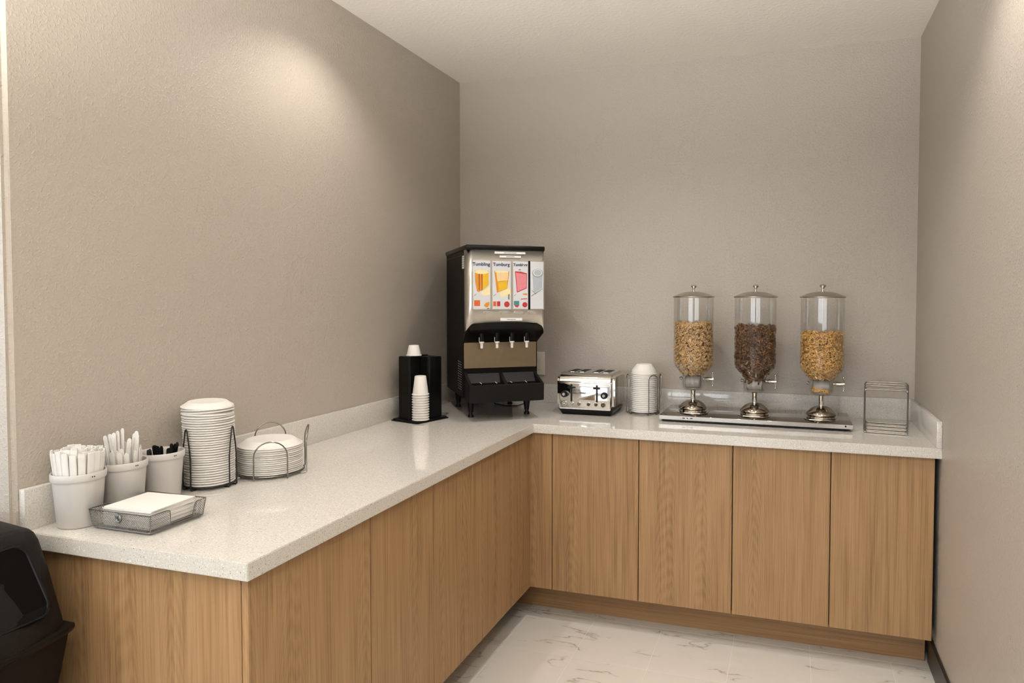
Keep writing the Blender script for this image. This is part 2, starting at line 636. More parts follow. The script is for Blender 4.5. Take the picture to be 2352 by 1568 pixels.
# ------------------------------------------------------------------ the room
T = 0.12
fl = struct('floor', box(XL - T, W + T, YR - T, T, -0.08, -0.0012), 'grout')
TX, TY = 0.3145, 0.362
gx0, gy0 = 0.645, -0.546
tile_me = {}
for i in range(-3, 6):
    for j in range(-8, 2):
        x0, x1 = gx0 + (i - 0) * TX, gx0 + (i + 1) * TX
        y0, y1 = gy0 + j * TY, gy0 + (j + 1) * TY
        x1 = min(x1, W)
        y1 = min(y1, 0)
        x0 = max(x0, 0.0) if y1 > -2.45 else x0
        if x1 - x0 < 0.02 or y1 - y0 < 0.02:
            continue
        g = 0.0012
        t = obj('tile', box(x0 + g, x1 - g, y0 + g, y1 - g, -0.0012, 0.0, 0.0004, 1), 'tile', fl, False)
# the floor beyond the camera goes on as one surface of the same tile
b = box(gx0 + 6 * TX, W, YR, gy0 - 8 * TY, -0.0012, 0.0)
bx(b, XL, W, YR, gy0 - 8 * TY - 0.001, -0.0012, -0.0002)
bx(b, XL, gx0 - 3 * TX - 0.001, gy0 - 8 * TY, -2.41, -0.0012, -0.0002)
obj('far_tiles', b, 'tile', fl, False)['kind'] = 'stuff'

struct('ceiling', box(XL - T, W + T, YR - T, T, H, H + 0.1), 'ceiling')
struct('wall_back', box(-T, W + T, 0, T, 0, H), 'wall')
struct('wall_right', box(W, W + T, YR, 0, 0, H), 'wall')
b = box(-T, 0, -L - 0.014, 0, 0, H, 0.0)
ed = [e for e in b.edges if all(abs(v.co.x) < 1e-5 and v.co.y < -1 for v in e.verts)]
bmesh.ops.bevel(b, geom=ed, offset=0.012, segments=3, affect='EDGES')
struct('wall_left', b, 'wall')
struct('wall_front_left', box(XL, -T + 0.0, -L - 0.014, -L + 0.1, 0, H), 'wall_white')


def windowed(name, axis, a0, a1, w0, w1, p0, p1, z0=0.70, z1=2.40):
    bm = bmesh.new()
    for (s0, s1, q0, q1) in ((a0, w0, 0, H), (w1, a1, 0, H), (w0, w1, 0, z0), (w0, w1, z1, H)):
        if axis == 'x':
            bx(bm, s0, s1, p0, p1, q0, q1)
        else:
            bx(bm, p0, p1, s0, s1, q0, q1)
    return struct(name, bm, 'wall_white')


windowed('wall_rear', 'x', XL, W, -2.9, 1.7, YR - T, YR)
windowed('wall_far_left', 'y', YR, -L - 0.014, -6.5, -3.5, XL - T, XL)


def window(name, axis, w0, w1, p, n, z0=0.70, z1=2.40):
    bm = bmesh.new()
    f = 0.05
    def put(s0, s1, q0, q1):
        if axis == 'x':
            bx(bm, s0, s1, p - 0.03, p + 0.03, q0, q1)
        else:
            bx(bm, p - 0.03, p + 0.03, s0, s1, q0, q1)
    put(w0, w1, z0, z0 + f)
    put(w0, w1, z1 - f, z1)
    put(w0, w0 + f, z0 + f, z1 - f)
    put(w1 - f, w1, z0 + f, z1 - f)
    for k in range(1, n):
        c = w0 + (w1 - w0) * k / n
        put(c - 0.03, c + 0.03, z0 + f, z1 - f)
    return struct(name, bm, 'trim_white')


window('window_1', 'x', -2.9, 1.7, YR - 0.04, 3)
window('window_2', 'y', -6.5, -3.5, XL - 0.04, 2)

struct('baseboard_right', box(W - 0.012, W, YR, -0.50, 0, 0.115, 0.003, 1), 'black_base')
struct('baseboard_left', box(XL, -0.02, -L - 0.026, -L - 0.014, 0, 0.115, 0.003, 1), 'black_base')

# ------------------------------------------------------------------ recessed downlights, the middle one added to brighten the back counter
for k, (x, y, pw) in enumerate(DOWNLIGHTS):
    lab = ['recessed round downlight in the ceiling above the left counter', 'recessed round downlight in the ceiling near the right wall', 'recessed round downlight in the middle of the alcove ceiling'][k]
    t = thing('downlight', lab, 'light', (x, y, H), 0, 'recessed ceiling downlights')
    obj('trim_ring', lathe(bmesh.new(), [(0.062, -0.001), (0.085, -0.001), (0.088, -0.004), (0.084, -0.008), (0.066, -0.006), (0.062, -0.001)], 32, cap=False), 'trim_white', t)
    obj('diffuser', lathe(bmesh.new(), [(0.0, -0.002), (0.062, -0.002)], 32, cap=False), 'lamp_glow', t)
    d = bpy.data.lights.new('downlight_lamp', 'SPOT')
    d.energy = pw
    d.color = LAMP_COLOR
    d.spot_size = R(126)
    d.spot_blend = 1.0 if k == 2 else 0.65
    d.shadow_soft_size = 0.035
    o = bpy.data.objects.new('downlight_lamp', d)
    COL.objects.link(o)
    o.parent = t
    o.location = (0, 0, -0.012)

# ------------------------------------------------------------------ added bowl pendants, out of view, that brighten the ceiling
for k, (x, y, pw) in enumerate(ADDED_PENDANTS):
    lab = ['steel bowl pendant lamp in the middle of the row behind the camera', 'steel bowl pendant lamp nearest the right wall behind the camera', 'steel bowl pendant lamp farthest from the right wall behind the camera'][k]
    t = thing('pendant_lamp', lab, 'light', (x, y, ADDED_PENDANT_Z), 0, 'bowl pendants in the open room')
    sh = [(0.012, -0.095), (0.08, -0.085), (0.14, -0.05), (0.17, 0.0)]
    obj('bowl', lathe(bmesh.new(), sh + [(r - 0.003, z + 0.002) for r, z in sh[::-1]], 40, cap=True), 'trim_white', t)
    for q in range(3):
        a = 2 * PI * q / 3
        obj('hanger', tube(bmesh.new(), [(0.168 * math.cos(a), 0.168 * math.sin(a), 0.0), (0.01 * math.cos(a), 0.01 * math.sin(a), 0.45)], 0.0015, 6), 'wire', t)
    obj('rod', tube(bmesh.new(), [(0, 0, 0.44), (0, 0, H - ADDED_PENDANT_Z - 0.02)], 0.005, 8), 'wire', t)
    obj('canopy', lathe(bmesh.new(), [(0.0, H - ADDED_PENDANT_Z - 0.03), (0.05, H - ADDED_PENDANT_Z - 0.025), (0.055, H - ADDED_PENDANT_Z - 0.0005)], 24), 'wire', t)
    obj('bulb', lathe(bmesh.new(), [(0.0, -0.085), (0.02, -0.08), (0.03, -0.055), (0.02, -0.035), (0.0, -0.03)], 16), 'lamp_glow', t)
    d = bpy.data.lights.new('pendant_light', 'SPOT')
    d.energy = pw
    d.color = ADDED_PENDANT_COLOR
    d.spot_size = R(165)
    d.spot_blend = 0.25
    d.shadow_soft_size = 0.03
    o = bpy.data.objects.new('pendant_light', d)
    COL.objects.link(o)
    o.parent = t
    o.rotation_euler = (PI, 0, 0)
    o.location = (0, 0, -0.02)

# ------------------------------------------------------------------ counter
OV = 0.025
FX, FY = D1 - OV, -(D2 - OV)      # door face planes: left leg faces +x, back leg faces -y
ZD = 0.146                        # underside of the doors
DT = 0.018
CB = CT - CTH
bm = bmesh.new()
prism(bm, [(0, 0), (0, -L), (D1, -L), (D1, -D2), (W, -D2), (W, 0)], 'z', CB, CT)
bmesh.ops.recalc_face_normals(bm, faces=bm.faces[:])
bmesh.ops.bevel(bm, geom=bm.edges[:], offset=0.0018, segments=2, affect='EDGES')
ctop = obj('countertop', bm, 'quartz')
tag(ctop, 'speckled off-white quartz countertop running in an L along left and back walls', 'countertop')
E_ = 0.0008
obj('backsplash', box(E_, TS, -L, -E_, CT, CT + BS, 0.0015), 'quartz', ctop)
obj('backsplash', box(TS, W - E_, -TS, -E_, CT, CT + BS, 0.0015), 'quartz', ctop)
obj('backsplash', box(W - TS, W - E_, -D2, -TS, CT, CT + BS, 0.0015), 'quartz', ctop)


def door_box(x0, x1, y0, y1, z0=ZD, z1=CB - 0.004):
    return box(x0, x1, y0, y1, z0, z1, 0.0012, 1)


G = 0.0018
# back run: two double cabinets
for (xa, xm, xb, lab) in ((0.775, 1.179, 1.584, 'oak laminate double-door base cabinet beside the inner corner, under the toaster'),
                          (1.584, 1.974, 2.356, 'oak laminate double-door base cabinet beside the right wall, under the cereal dispensers')):
    c = thing('base_cabinet', lab, 'cabinet', (0, 0, 0), 0, 'oak base cabinets under the counter')
    obj('body', box(xa + 0.001, xb - 0.001, FY + DT + 0.001, -0.02, ZD + 0.002, CB - 0.001), 'carcass', c, False)
    obj('door', door_box(xa + G, xm - G, FY, FY + DT), 'wood', c, False)
    obj('door', door_box(xm + G, xb - G, FY, FY + DT), 'wood', c, False)
# left run: two double cabinets
for (ya, ym, yb, lab) in ((-2.374, -1.902, -1.534, 'oak laminate double-door base cabinet at the near end of the left counter'),
                          (-1.534, -1.150, -0.770, 'oak laminate double-door base cabinet of the left counter next to the inner corner')):
    c = thing('base_cabinet', lab, 'cabinet', (0, 0, 0), 0, 'oak base cabinets under the counter')
    near = ya < -2
    obj('body', box(0.02, FX - DT - 0.001, ya + (0.020 if near else 0.001), yb - 0.001, ZD + 0.002, CB - 0.001), 'carcass', c, False)
    obj('door', door_box(FX - DT, FX, ya + (0.0 if near else G), ym - G), 'wood', c, False)
    obj('door', door_box(FX - DT, FX, ym + G, yb - G), 'wood', c, False)
    obj('toe_kick', box(0.02, 0.535, ya + 0.03, yb, 0, ZD), 'wood_h', c, False)
    if near:
        obj('end_panel', box(0.004, FX - DT - 0.0025, ya + 0.0005, ya + 0.019, 0.0, CB - 0.004, 0.001, 1), 'wood', c, False)
# corner unit
c = thing('corner_cabinet', 'narrow oak filler cabinet in the inner corner of the counter', 'cabinet')
b = box(0.02, FX - DT - 0.001, -0.769, -0.02, ZD + 0.002, CB - 0.001)
bx(b, FX - DT - 0.001, 0.774, FY + DT + 0.001, -0.02, ZD + 0.002, CB - 0.001)
obj('body', b, 'carcass', c, False)
obj('filler_panel', door_box(FX - DT, FX, -0.770 + G, FY - 0.0005), 'wood', c, False)
obj('filler_panel', door_box(FX - DT, 0.775 - G, FY, FY + DT), 'wood', c, False)
tk = obj('toe_kick_board', box(0.54, 2.354, -0.4915, -0.4735, 0.0, ZD - 0.001, 0.001, 1), 'wood_h', None, False)
tag(tk, 'oak toe kick board under the back run of cabinets, touching the floor tiles', 'toe kick')

# ------------------------------------------------------------------ wall outlet
t = thing('wall_outlet', 'ivory outlet cover plate on the back wall beside the juice dispenser', 'outlet', (0.481, -0.0005, 1.128))
obj('cover_plate', box(-0.035, 0.035, -0.006, 0, -0.064, 0.064, 0.003), 'outlet', t)
for s in (-1, 1):
    bm = bmesh.new()
    prism(bm, rrect(-0.017, 0.017, s * 0.02 - 0.014, s * 0.02 + 0.014, 0.008), 'y', -0.0085, -0.004)
    obj('receptacle', bm, 'outlet', t)

# ------------------------------------------------------------------ juice dispenser (front = local -y)
TH = R(36.9)
JX, JY = 0.4475 + 0.008 * math.cos(TH), -0.493 + 0.008 * math.sin(TH)
jd = thing('juice_dispenser', 'black and stainless four-flavour juice dispenser on legs in the counter corner', 'juice dispenser', (JX, JY, CT), TH)
JZ = -CT
bm = bmesh.new()
prism(bm, [(0.445, 1.01 + JZ), (0.445, 1.722 + JZ), (-0.105, 1.722 + JZ), (-0.105, 1.385 + JZ), (-0.03, 1.277 + JZ), (-0.03, 1.01 + JZ)], 'x', -0.183, 0.183)
obj('body', bm, 'black_side', jd, False)
bm = box(-0.1895, 0.1895, -0.1435, 0.446, 1.712 + JZ, 1.735 + JZ, 0.006, 3)
obj('lid', bm, 'black', jd)
# stainless front panel with an arched lower edge and rounded corners
plan = [(-0.1885, -0.09)] + arc((-0.1535, -0.1055), 0.035, PI, 1.5 * PI, 8) + [(-0.10 + 0.05 * k, -0.1405) for k in range(6)] + arc((0.1735, -0.1255), 0.015, 1.5 * PI, 2 * PI, 5) + [(0.1885, -0.09)]
def arch(x):
    u = abs(x) / 0.1885
    return 1.378 + JZ - 0.010 * u * u - (0.035 * max(0, (u - 0.82) / 0.18) ** 2)
bm = bmesh.new()
rows = []
for (x, y) in plan:
    rows.append([bm.verts.new((x, y, arch(x))), bm.verts.new((x, y, 1.45 + JZ)), bm.verts.new((x, y, 1.7125 + JZ))])
for A, B in zip(rows, rows[1:]):
    for k in range(2):
        bm.faces.new((A[k], B[k], B[k + 1], A[k + 1]))
me = obj('front_panel', bm, 'steel', jd)
sol = me.modifiers.new('thickness', 'SOLIDIFY')
sol.thickness = 0.002
sol.offset = -1
# black visor under the panel
bm = bmesh.new()
rows = []
for (x, y) in plan:
    zt = arch(x) - 0.0005
    rows.append([bm.verts.new((x * 0.995, y + 0.001, zt)), bm.verts.new((x * 0.995, y + 0.003, zt - 0.010)),
                 bm.verts.new((x * 0.985, y * 0.62 - 0.012, zt * 0.45 + (1.277 + JZ) * 0.55 + 0.004)), bm.verts.new((max(-0.183, min(0.183, x * 0.975)), -0.031, 1.277 + JZ))])
for A, B in zip(rows, rows[1:]):
    for k in range(3):
        bm.faces.new((A[k], B[k], B[k + 1], A[k + 1]))
obj('visor', bm, 'black', jd)
# splash panel
sp = obj('splash_panel', box(-0.180, 0.178, -0.0345, -0.0302, 1.153 + JZ, 1.277 + JZ, 0.001, 1), 'steel_dark', jd)
sp['label'] = 'brownish stainless splash panel'
# nozzles
for x in (-0.105, -0.031, 0.042, 0.115):
    n = obj('nozzle', lathe(bmesh.new(), [(0.0, 1.338 + JZ), (0.013, 1.336 + JZ), (0.012, 1.30 + JZ), (0.0105, 1.282 + JZ), (0.0, 1.282 + JZ)], 16, x, -0.085), 'black', jd)
    tp = obj('nozzle_tip', lathe(bmesh.new(), [(0.0, 1.284 + JZ), (0.0115, 1.284 + JZ), (0.0125, 1.279 + JZ), (0.0075, 1.275 + JZ), (0.0065, 1.252 + JZ), (0.0, 1.252 + JZ)], 16, x, -0.085), 'cutlery', n)
    tp['label'] = 'white nozzle tip'
    bm = bmesh.new()
    tube(bm, [(x - 0.014, -0.095, 1.305 + JZ), (x - 0.014, -0.096, 1.286 + JZ), (x - 0.011, -0.097, 1.279 + JZ), (x, -0.098, 1.277 + JZ)], 0.0011, 6)
    obj('lever', bm, 'cutlery', n)
# drip tray
bm = bmesh.new()
out = [(-0.0285, 1.010 + JZ), (-0.0285, 1.135 + JZ), (-0.055, 1.118 + JZ), (-0.158, 1.088 + JZ), (-0.165, 1.083 + JZ), (-0.163, 1.012 + JZ), (-0.158, 1.005 + JZ), (-0.06, 1.005 + JZ)]
prism(bm, out, 'x', -0.178, -0.165)
prism(bm, out, 'x', 0.165, 0.178)
prism(bm, [(-0.148, 1.005 + JZ), (-0.163, 1.005 + JZ), (-0.165, 1.083 + JZ), (-0.158, 1.088 + JZ), (-0.150, 1.083 + JZ)], 'x', -0.165, 0.165)
prism(bm, [(-0.0285, 1.010 + JZ), (-0.148, 1.006 + JZ), (-0.148, 1.075 + JZ), (-0.0285, 1.075 + JZ)], 'x', -0.165, 0.165)
prism(bm, [(-0.0285, 1.055 + JZ), (-0.062, 1.055 + JZ), (-0.062, 1.085 + JZ), (-0.0285, 1.130 + JZ)], 'x', -0.165, 0.165)
prism(bm, [(-0.0285, 1.055 + JZ), (-0.150, 1.055 + JZ), (-0.150, 1.084 + JZ), (-0.0285, 1.130 + JZ)], 'x', -0.007, 0.007)
dt = obj('drip_tray', bm, 'black_mat', jd, False)
for k in (-1, 1):
    bm = bmesh.new()
    prism(bm, rrect(k * 0.083 - 0.072, k * 0.083 + 0.072, -0.142, -0.062, 0.01), 'z', 1.075 + JZ, 1.079 + JZ)
    gr = obj('drip_grille', bm, 'black', dt)
    bm = bmesh.new()
    for q in range(7):
        y = -0.134 + q * 0.0108
        bx(bm, k * 0.083 - 0.064, k * 0.083 + 0.064, y - 0.0012, y + 0.0012, 1.0788 + JZ, 1.082 + JZ)
    obj('grille_bars', bm, 'black', dt, False)
for x in (-0.105, -0.031, 0.042, 0.115):
    bm = bmesh.new()
    tube(bm, [(x, -0.10, 1.083 + JZ), (x - 0.004, -0.104, 1.086 + JZ), (x - 0.012, -0.096, 1.092 + JZ)], 0.0018, 6)
    obj('drip_clip', bm, 'chrome', dt)
# legs
for (x, y) in ((-0.14, 0.005), (0.14, 0.005), (-0.14, 0.343), (0.14, 0.343)):
    lg = obj('leg', lathe(bmesh.new(), [(0.0, 1.012 + JZ), (0.0195, 1.012 + JZ), (0.018, 0.99 + JZ), (0.0125, 0.945 + JZ), (0.0125, 0.938 + JZ)], 20, x, y), 'black', jd)
    obj('foot', lathe(bmesh.new(), [(0.0095, 0.9385 + JZ), (0.0095, 0.928 + JZ), (0.014, 0.922 + JZ), (0.014, 0.9142 + JZ)], 20, x, y), 'black', lg)
# printed cards
YF = -0.1412
CARDS = [(-0.157, -0.076, 'Tumbling', 'ink'), (-0.066, 0.022, 'Tumburg', 'ink'), (0.033, 0.106, 'Tumblerg', 'ink'), (0.117, 0.181, None, None)]
CZ0, CZ1 = 1.438 + JZ, 1.662 + JZ


def flat(parent, name, pts, mat, lift=0.0004, base=None):
    bm = bmesh.new()
    y = (YF - 0.0022) if base is None else base
    prism(bm, pts, 'y', y - lift, y + 0.0002)
    return obj(name, bm, mat, parent, False)


fbk = obj('card_frame', box(-0.163, 0.1865, YF - 0.0006, YF + 0.003, CZ0 - 0.004, CZ1 + 0.004, 0.001, 1), 'steel', jd)
flat(jd, 'divider', [(0.1065, CZ0 - 0.003), (0.1165, CZ0 - 0.003), (0.1165, CZ1 + 0.003), (0.1065, CZ1 + 0.003)], 'black', 0.0004, YF - 0.0008)
for k, (x0, x1, txt, ink) in enumerate(CARDS):
    cd_ = obj('flavour_card', box(x0, x1, YF - 0.0022, YF, CZ0, CZ1, 0.0006, 1), 'card', jd)
    w = x1 - x0
    hh = CZ1 - CZ0
    X = lambda u: x0 + u * w
    Z = lambda v: CZ1 - v * hh
    if txt:
        me = text_mesh(txt, 0.0215 if k < 2 else 0.0175, 'ink', 0.0006)
        o = obj('lettering', me, 'ink', cd_)
        o.location = (X(0.48), YF - 0.0026, Z(0.075))
        o.rotation_euler = (R(90), 0, 0)
    if k == 0:
        flat(cd_, 'juice_glass', [(X(.10), Z(.21)), (X(.90), Z(.21)), (X(.90), Z(.50)), (X(.66), Z(.58)), (X(.33), Z(.645)), (X(.22), Z(.63)), (X(.13), Z(.45))], 'amber')
        flat(cd_, 'juice_light', [(X(.54), Z(.27)), (X(.89), Z(.24)), (X(.89), Z(.50)), (X(.66), Z(.575)), (X(.54), Z(.60))], 'yellow', 0.0006)
        for u in (.32, .48):
            flat(cd_, 'juice_stripe', [(X(u), Z(.27)), (X(u + .07), Z(.27)), (X(u + .065), Z(.605)), (X(u + .01), Z(.62))], 'rust', 0.0007)
        flat(cd_, 'froth', [(X(.5 + .40 * math.cos(a)), Z(.235 + .042 * math.sin(a))) for a in [2 * PI * i / 24 for i in range(24)]], 'cream', 0.0008)
        flat(cd_, 'shade_wedge', [(X(.42), Z(.66)), (X(.98), Z(.53)), (X(.98), Z(.70)), (X(.60), Z(.72))], 'cream', 0.0003)
        flat(cd_, 'fruit', [(X(.06), Z(.815)), (X(.40), Z(.815)), (X(.40), Z(.935)), (X(.06), Z(.935))], 'orange')
        flat(cd_, 'fruit', [(X(.62), Z(.92)), (X(.75), Z(.865)), (X(.94), Z(.85)), (X(.94), Z(.925)), (X(.80), Z(.965)), (X(.70), Z(.955))], 'amber')
        flat(cd_, 'print_line', [(X(.80), Z(.985)), (X(.93), Z(.975)), (X(.93), Z(.99)), (X(.80), Z(.997))], 'ink')
    elif k == 1:
        flat(cd_, 'juice_glass', [(X(.10), Z(.21)), (X(.92), Z(.21)), (X(.80), Z(.575)), (X(.24), Z(.66))], 'amber')
        flat(cd_, 'juice_light', [(X(.20), Z(.24)), (X(.86), Z(.24)), (X(.82), Z(.40)), (X(.28), Z(.44))], 'peach', 0.0006)
        flat(cd_, 'juice_light', [(X(.30), Z(.42)), (X(.82), Z(.40)), (X(.78), Z(.57)), (X(.34), Z(.64))], 'yellow', 0.0006)
        flat(cd_, 'froth', [(X(.51 + .38 * math.cos(a)), Z(.225 + .022 * math.sin(a))) for a in [2 * PI * i / 24 for i in range(24)]], 'cream', 0.0008)
        flat(cd_, 'shade_wedge', [(X(.38), Z(.66)), (X(.98), Z(.55)), (X(.98), Z(.72)), (X(.45), Z(.74))], 'cream', 0.0003)
        flat(cd_, 'fruit', [(X(.04), Z(.84)), (X(.20), Z(.84)), (X(.20), Z(.94)), (X(.04), Z(.94))], 'orange')
        flat(cd_, 'fruit', [(X(.24), Z(.84)), (X(.42), Z(.84)), (X(.42), Z(.94)), (X(.24), Z(.94))], 'crimson')
        flat(cd_, 'fruit', [(X(.78 + .15 * math.cos(a)), Z(.90 + .062 * math.sin(a))) for a in [2 * PI * i / 16 for i in range(16)]], 'crimson')
        flat(cd_, 'print_line', [(X(.84), Z(.70)), (X(.93), Z(.68)), (X(.93), Z(.80)), (X(.84), Z(.80))], 'ink_grey')
    elif k == 2:
        flat(cd_, 'juice_glass', [(X(.12), Z(.21)), (X(.50), Z(.215)), (X(.92), Z(.25)), (X(.90), Z(.565)), (X(.25), Z(.655))], 'crimson')
        flat(cd_, 'juice_light', [(X(.17), Z(.235)), (X(.88), Z(.27)), (X(.86), Z(.555)), (X(.29), Z(.63))], 'pink', 0.0006)
        flat(cd_, 'fruit', [(X(.05), Z(.83)), (X(.40), Z(.83)), (X(.40), Z(.92)), (X(.05), Z(.92))], 'teal')
        flat(cd_, 'fruit', [(X(.08), Z(.92)), (X(.40), Z(.92)), (X(.30), Z(.965)), (X(.15), Z(.955))], 'crimson')
        flat(cd_, 'fruit', [(X(.78 + .17 * math.cos(a)), Z(.91 + .055 * math.sin(a))) for a in [2 * PI * i / 16 for i in range(16)]], 'crimson')
        flat(cd_, 'fruit', [(X(.60), Z(.68)), (X(.92), Z(.67)), (X(.95), Z(.71)), (X(.70), Z(.70))], 'amber')
        flat(cd_, 'print_line', [(X(.34), Z(.175)), (X(.50), Z(.165)), (X(.52), Z(.18)), (X(.36), Z(.185))], 'ink')
        flat(cd_, 'print_line', [(X(.50), Z(.785)), (X(.93), Z(.775)), (X(.93), Z(.79)), (X(.50), Z(.80))], 'crimson')
    else:
        flat(cd_, 'water_glass', [(X(.15), Z(.24)), (X(.95), Z(.24)), (X(.90), Z(.55)), (X(.40), Z(.65)), (X(.24), Z(.64))], 'ice')
        for rr, yy, mt in ((.40, .24, 'ink_grey'), (.36, .235, 'card'), (.27, .232, 'ice')):
            flat(cd_, 'glass_rim', [(X(.55 + rr * math.cos(a)), Z(yy + rr * .22 * math.sin(a))) for a in [2 * PI * i / 24 for i in range(24)]], mt, 0.0004 + 0.0002 * (.45 - rr) * 10)
        flat(cd_, 'print_line', [(X(.06), Z(.72)), (X(.94), Z(.565)), (X(.94), Z(.575)), (X(.06), Z(.735))], 'ink_grey', 0.0010)
        flat(cd_, 'print_line', [(X(.10), Z(.60)), (X(.45), Z(.68)), (X(.43), Z(.69)), (X(.10), Z(.61))], 'ink_grey', 0.0010)
    if k < 3:
        flat(cd_, 'print_line', [(X(.05), Z(.72)), (X(.20), Z(.68)), (X(.20), Z(.69)), (X(.05), Z(.735))], 'ink_grey')
# buttons, stickers and badge strips on the panel
for x in (-0.082, -0.004, 0.064, 0.130):
    bm = bmesh.new()
    prism(bm, rrect(x - 0.026, x + 0.026, 1.412 + JZ, 1.427 + JZ, 0.0072), 'y', YF - 0.003, YF + 0.002)
    bt = obj('button', bm, 'steel', jd)
    bm = bmesh.new()
    prism(bm, rrect(x - 0.018, x + 0.012, 1.4145 + JZ, 1.4245 + JZ, 0.0045), 'y', YF - 0.0042, YF)
    obj('button_cap', bm, 'grey_plastic', bt)
for (x0, x1, z0, z1, s) in ((-0.055, 0.093, 1.695, 1.7055, 'PLEASE DISPENSE ONE AT A TIME'), (-0.031, 0.071, 1.6775, 1.6875, 'PUSH AND HOLD'), (-0.028, 0.077, 1.383, 1.396, 'PURE')):
    st = obj('sticker', box(x0, x1, YF - 0.0012, YF + 0.0015, z0 + JZ, z1 + JZ, 0.0004, 1), 'sticker', jd)
    st['label'] = 'white instruction sticker'
    flat(st, 'print_line', [(x0 + 0.3 * (x1 - x0), (z0 + z1) / 2 + JZ - 0.0014), (x1 - 0.3 * (x1 - x0), (z0 + z1) / 2 + JZ - 0.0014), (x1 - 0.3 * (x1 - x0), (z0 + z1) / 2 + JZ + 0.0014), (x0 + 0.3 * (x1 - x0), (z0 + z1) / 2 + JZ + 0.0014)], 'ink_grey', 0.0004, YF - 0.0012)
st = obj('side_sticker', box(-0.1842, -0.1828, -0.075, -0.018, 1.628 + JZ, 1.688 + JZ), 'sticker', jd)
for q in range(5):
    obj('print_line', box(-0.1846, -0.1840, -0.066, -0.028, 1.637 + q * 0.010 + JZ, 1.641 + q * 0.010 + JZ), 'ink_grey', st, False)
bm = bmesh.new()
for q in range(12):
    for c_ in range(3):
        bx(bm, -0.1838, -0.1828, 0.02 + c_ * 0.035, 0.030 + c_ * 0.035, 1.045 + q * 0.012 + JZ, 1.049 + q * 0.012 + JZ)
obj('side_vent', bm, 'grey_plastic', jd, False)['label'] = 'column of small vent slots'
obj('lid_seam', box(-0.1838, -0.182, -0.10, 0.443, 1.690 + JZ, 1.6935 + JZ), 'black', jd, False)
bm = bmesh.new()
tube(bm, [(0.06, 0.36, 0.06), (0.06, 0.36, 0.004), (0.10, 0.27, 0.0035), (0.155, 0.25, 0.0035), (0.20, 0.30, 0.0035), (0.235, 0.36, 0.004)], 0.003, 6)
obj('power_cord', bm, 'black', jd)

# ------------------------------------------------------------------ cup dispenser
CTH_ = R(-16)
CX, CY = 0.1385, -0.70
cdp = thing('cup_dispenser', 'black plastic cup dispenser tower beside the juice dispenser', 'cup dispenser', (CX, CY, CT), CTH_)
bm = bmesh.new()
prism(bm, rrect(-0.089, 0.089, -0.1055, 0.1055, 0.012), 'z', 0.0, 0.004)
prism(bm, rrect(-0.083, 0.083, -0.099, 0.099, 0.010), 'z', 0.004, 0.009)
obj('base_plate', bm, 'black', cdp).location = (0, 0, 0.0006)
hb = 0.302
for nm, pts in (('left_shell', [(-0.064, -0.076), (0.006, -0.076), (0.010, -0.072), (0.010, -0.006), (0.004, 0.0), (-0.064, 0.0)]),
                ('right_shell', [(0.0645, 0.080), (-0.02, 0.080), (-0.02, 0.001), (0.005, 0.001), (0.011, -0.005), (0.060, -0.005), (0.0645, -0.001)]),
                ('back_shell', [(-0.064, 0.001), (-0.021, 0.001), (-0.021, 0.080), (-0.064, 0.080)])):
    bm = bmesh.new()
    prism(bm, pts, 'z', 0.009, hb - (0.004 if nm == 'right_shell' else 0.0))
    bmesh.ops.recalc_face_normals(bm, faces=bm.faces[:])
    bmesh.ops.bevel(bm, geom=bm.edges[:], offset=0.0035, segments=2, affect='EDGES')
    obj(nm, bm, 'black', cdp)


def cup_mesh(rb=0.026, rt_=0.0375, h=0.088):
    """upside-down foam cup, rim at z=0, base at z=h"""
    bm = bmesh.new()
    lathe(bm, [(rt_ + .0005, 0.0), (rt_ + 0.0026, 0.0014), (rt_ + 0.0024, 0.0042), (rt_ - 0.0014, 0.0056), (rb, h - 0.002), (rb - 0.002, h), (rb - 0.004, h - 0.0012), (0.0, h - 0.002)], 28, cap=False)
    lathe(bm, [(rt_ + .0005, 0.0), (rt_ - 0.0006, 0.0), (rb - 0.0016, h - 0.005), (0.0, h - 0.005)], 28, cap=False)
    bmesh.ops.remove_doubles(bm, verts=bm.verts[:], dist=1e-5)
    return mesh_of(bm, 'foam', name='cup')


def local(o, th, x, y):
    return o[0] + math.cos(th) * x - math.sin(th) * y, o[1] + math.sin(th) * x + math.cos(th) * y


cm = cup_mesh()
ux, uy = local((CX, CY), CTH_, 0.054, -0.0495)
NC = 11
for k in range(NC):
    o = obj('foam_cup', cm, None)
    o.location = (ux + random.uniform(-.0002, .0002), uy + random.uniform(-.0002, .0002), CT + 0.0101 + k * 0.0117)
    o.rotation_euler = (0, 0, random.uniform(0, 6))
    tag(o, 'white foam cup, %s of the stack in the black cup dispenser' % rank(k, NC), 'cup', 'foam cups in the dispenser')
sm = cup_mesh(0.0235, 0.0345, 0.050)
o = obj('foam_cup', sm, None)
o.location = (*local((CX, CY), CTH_, -0.021, -0.018), CT + hb + 0.0005)
tag(o, 'single white foam cup upside down on top of the black cup dispenser', 'cup')

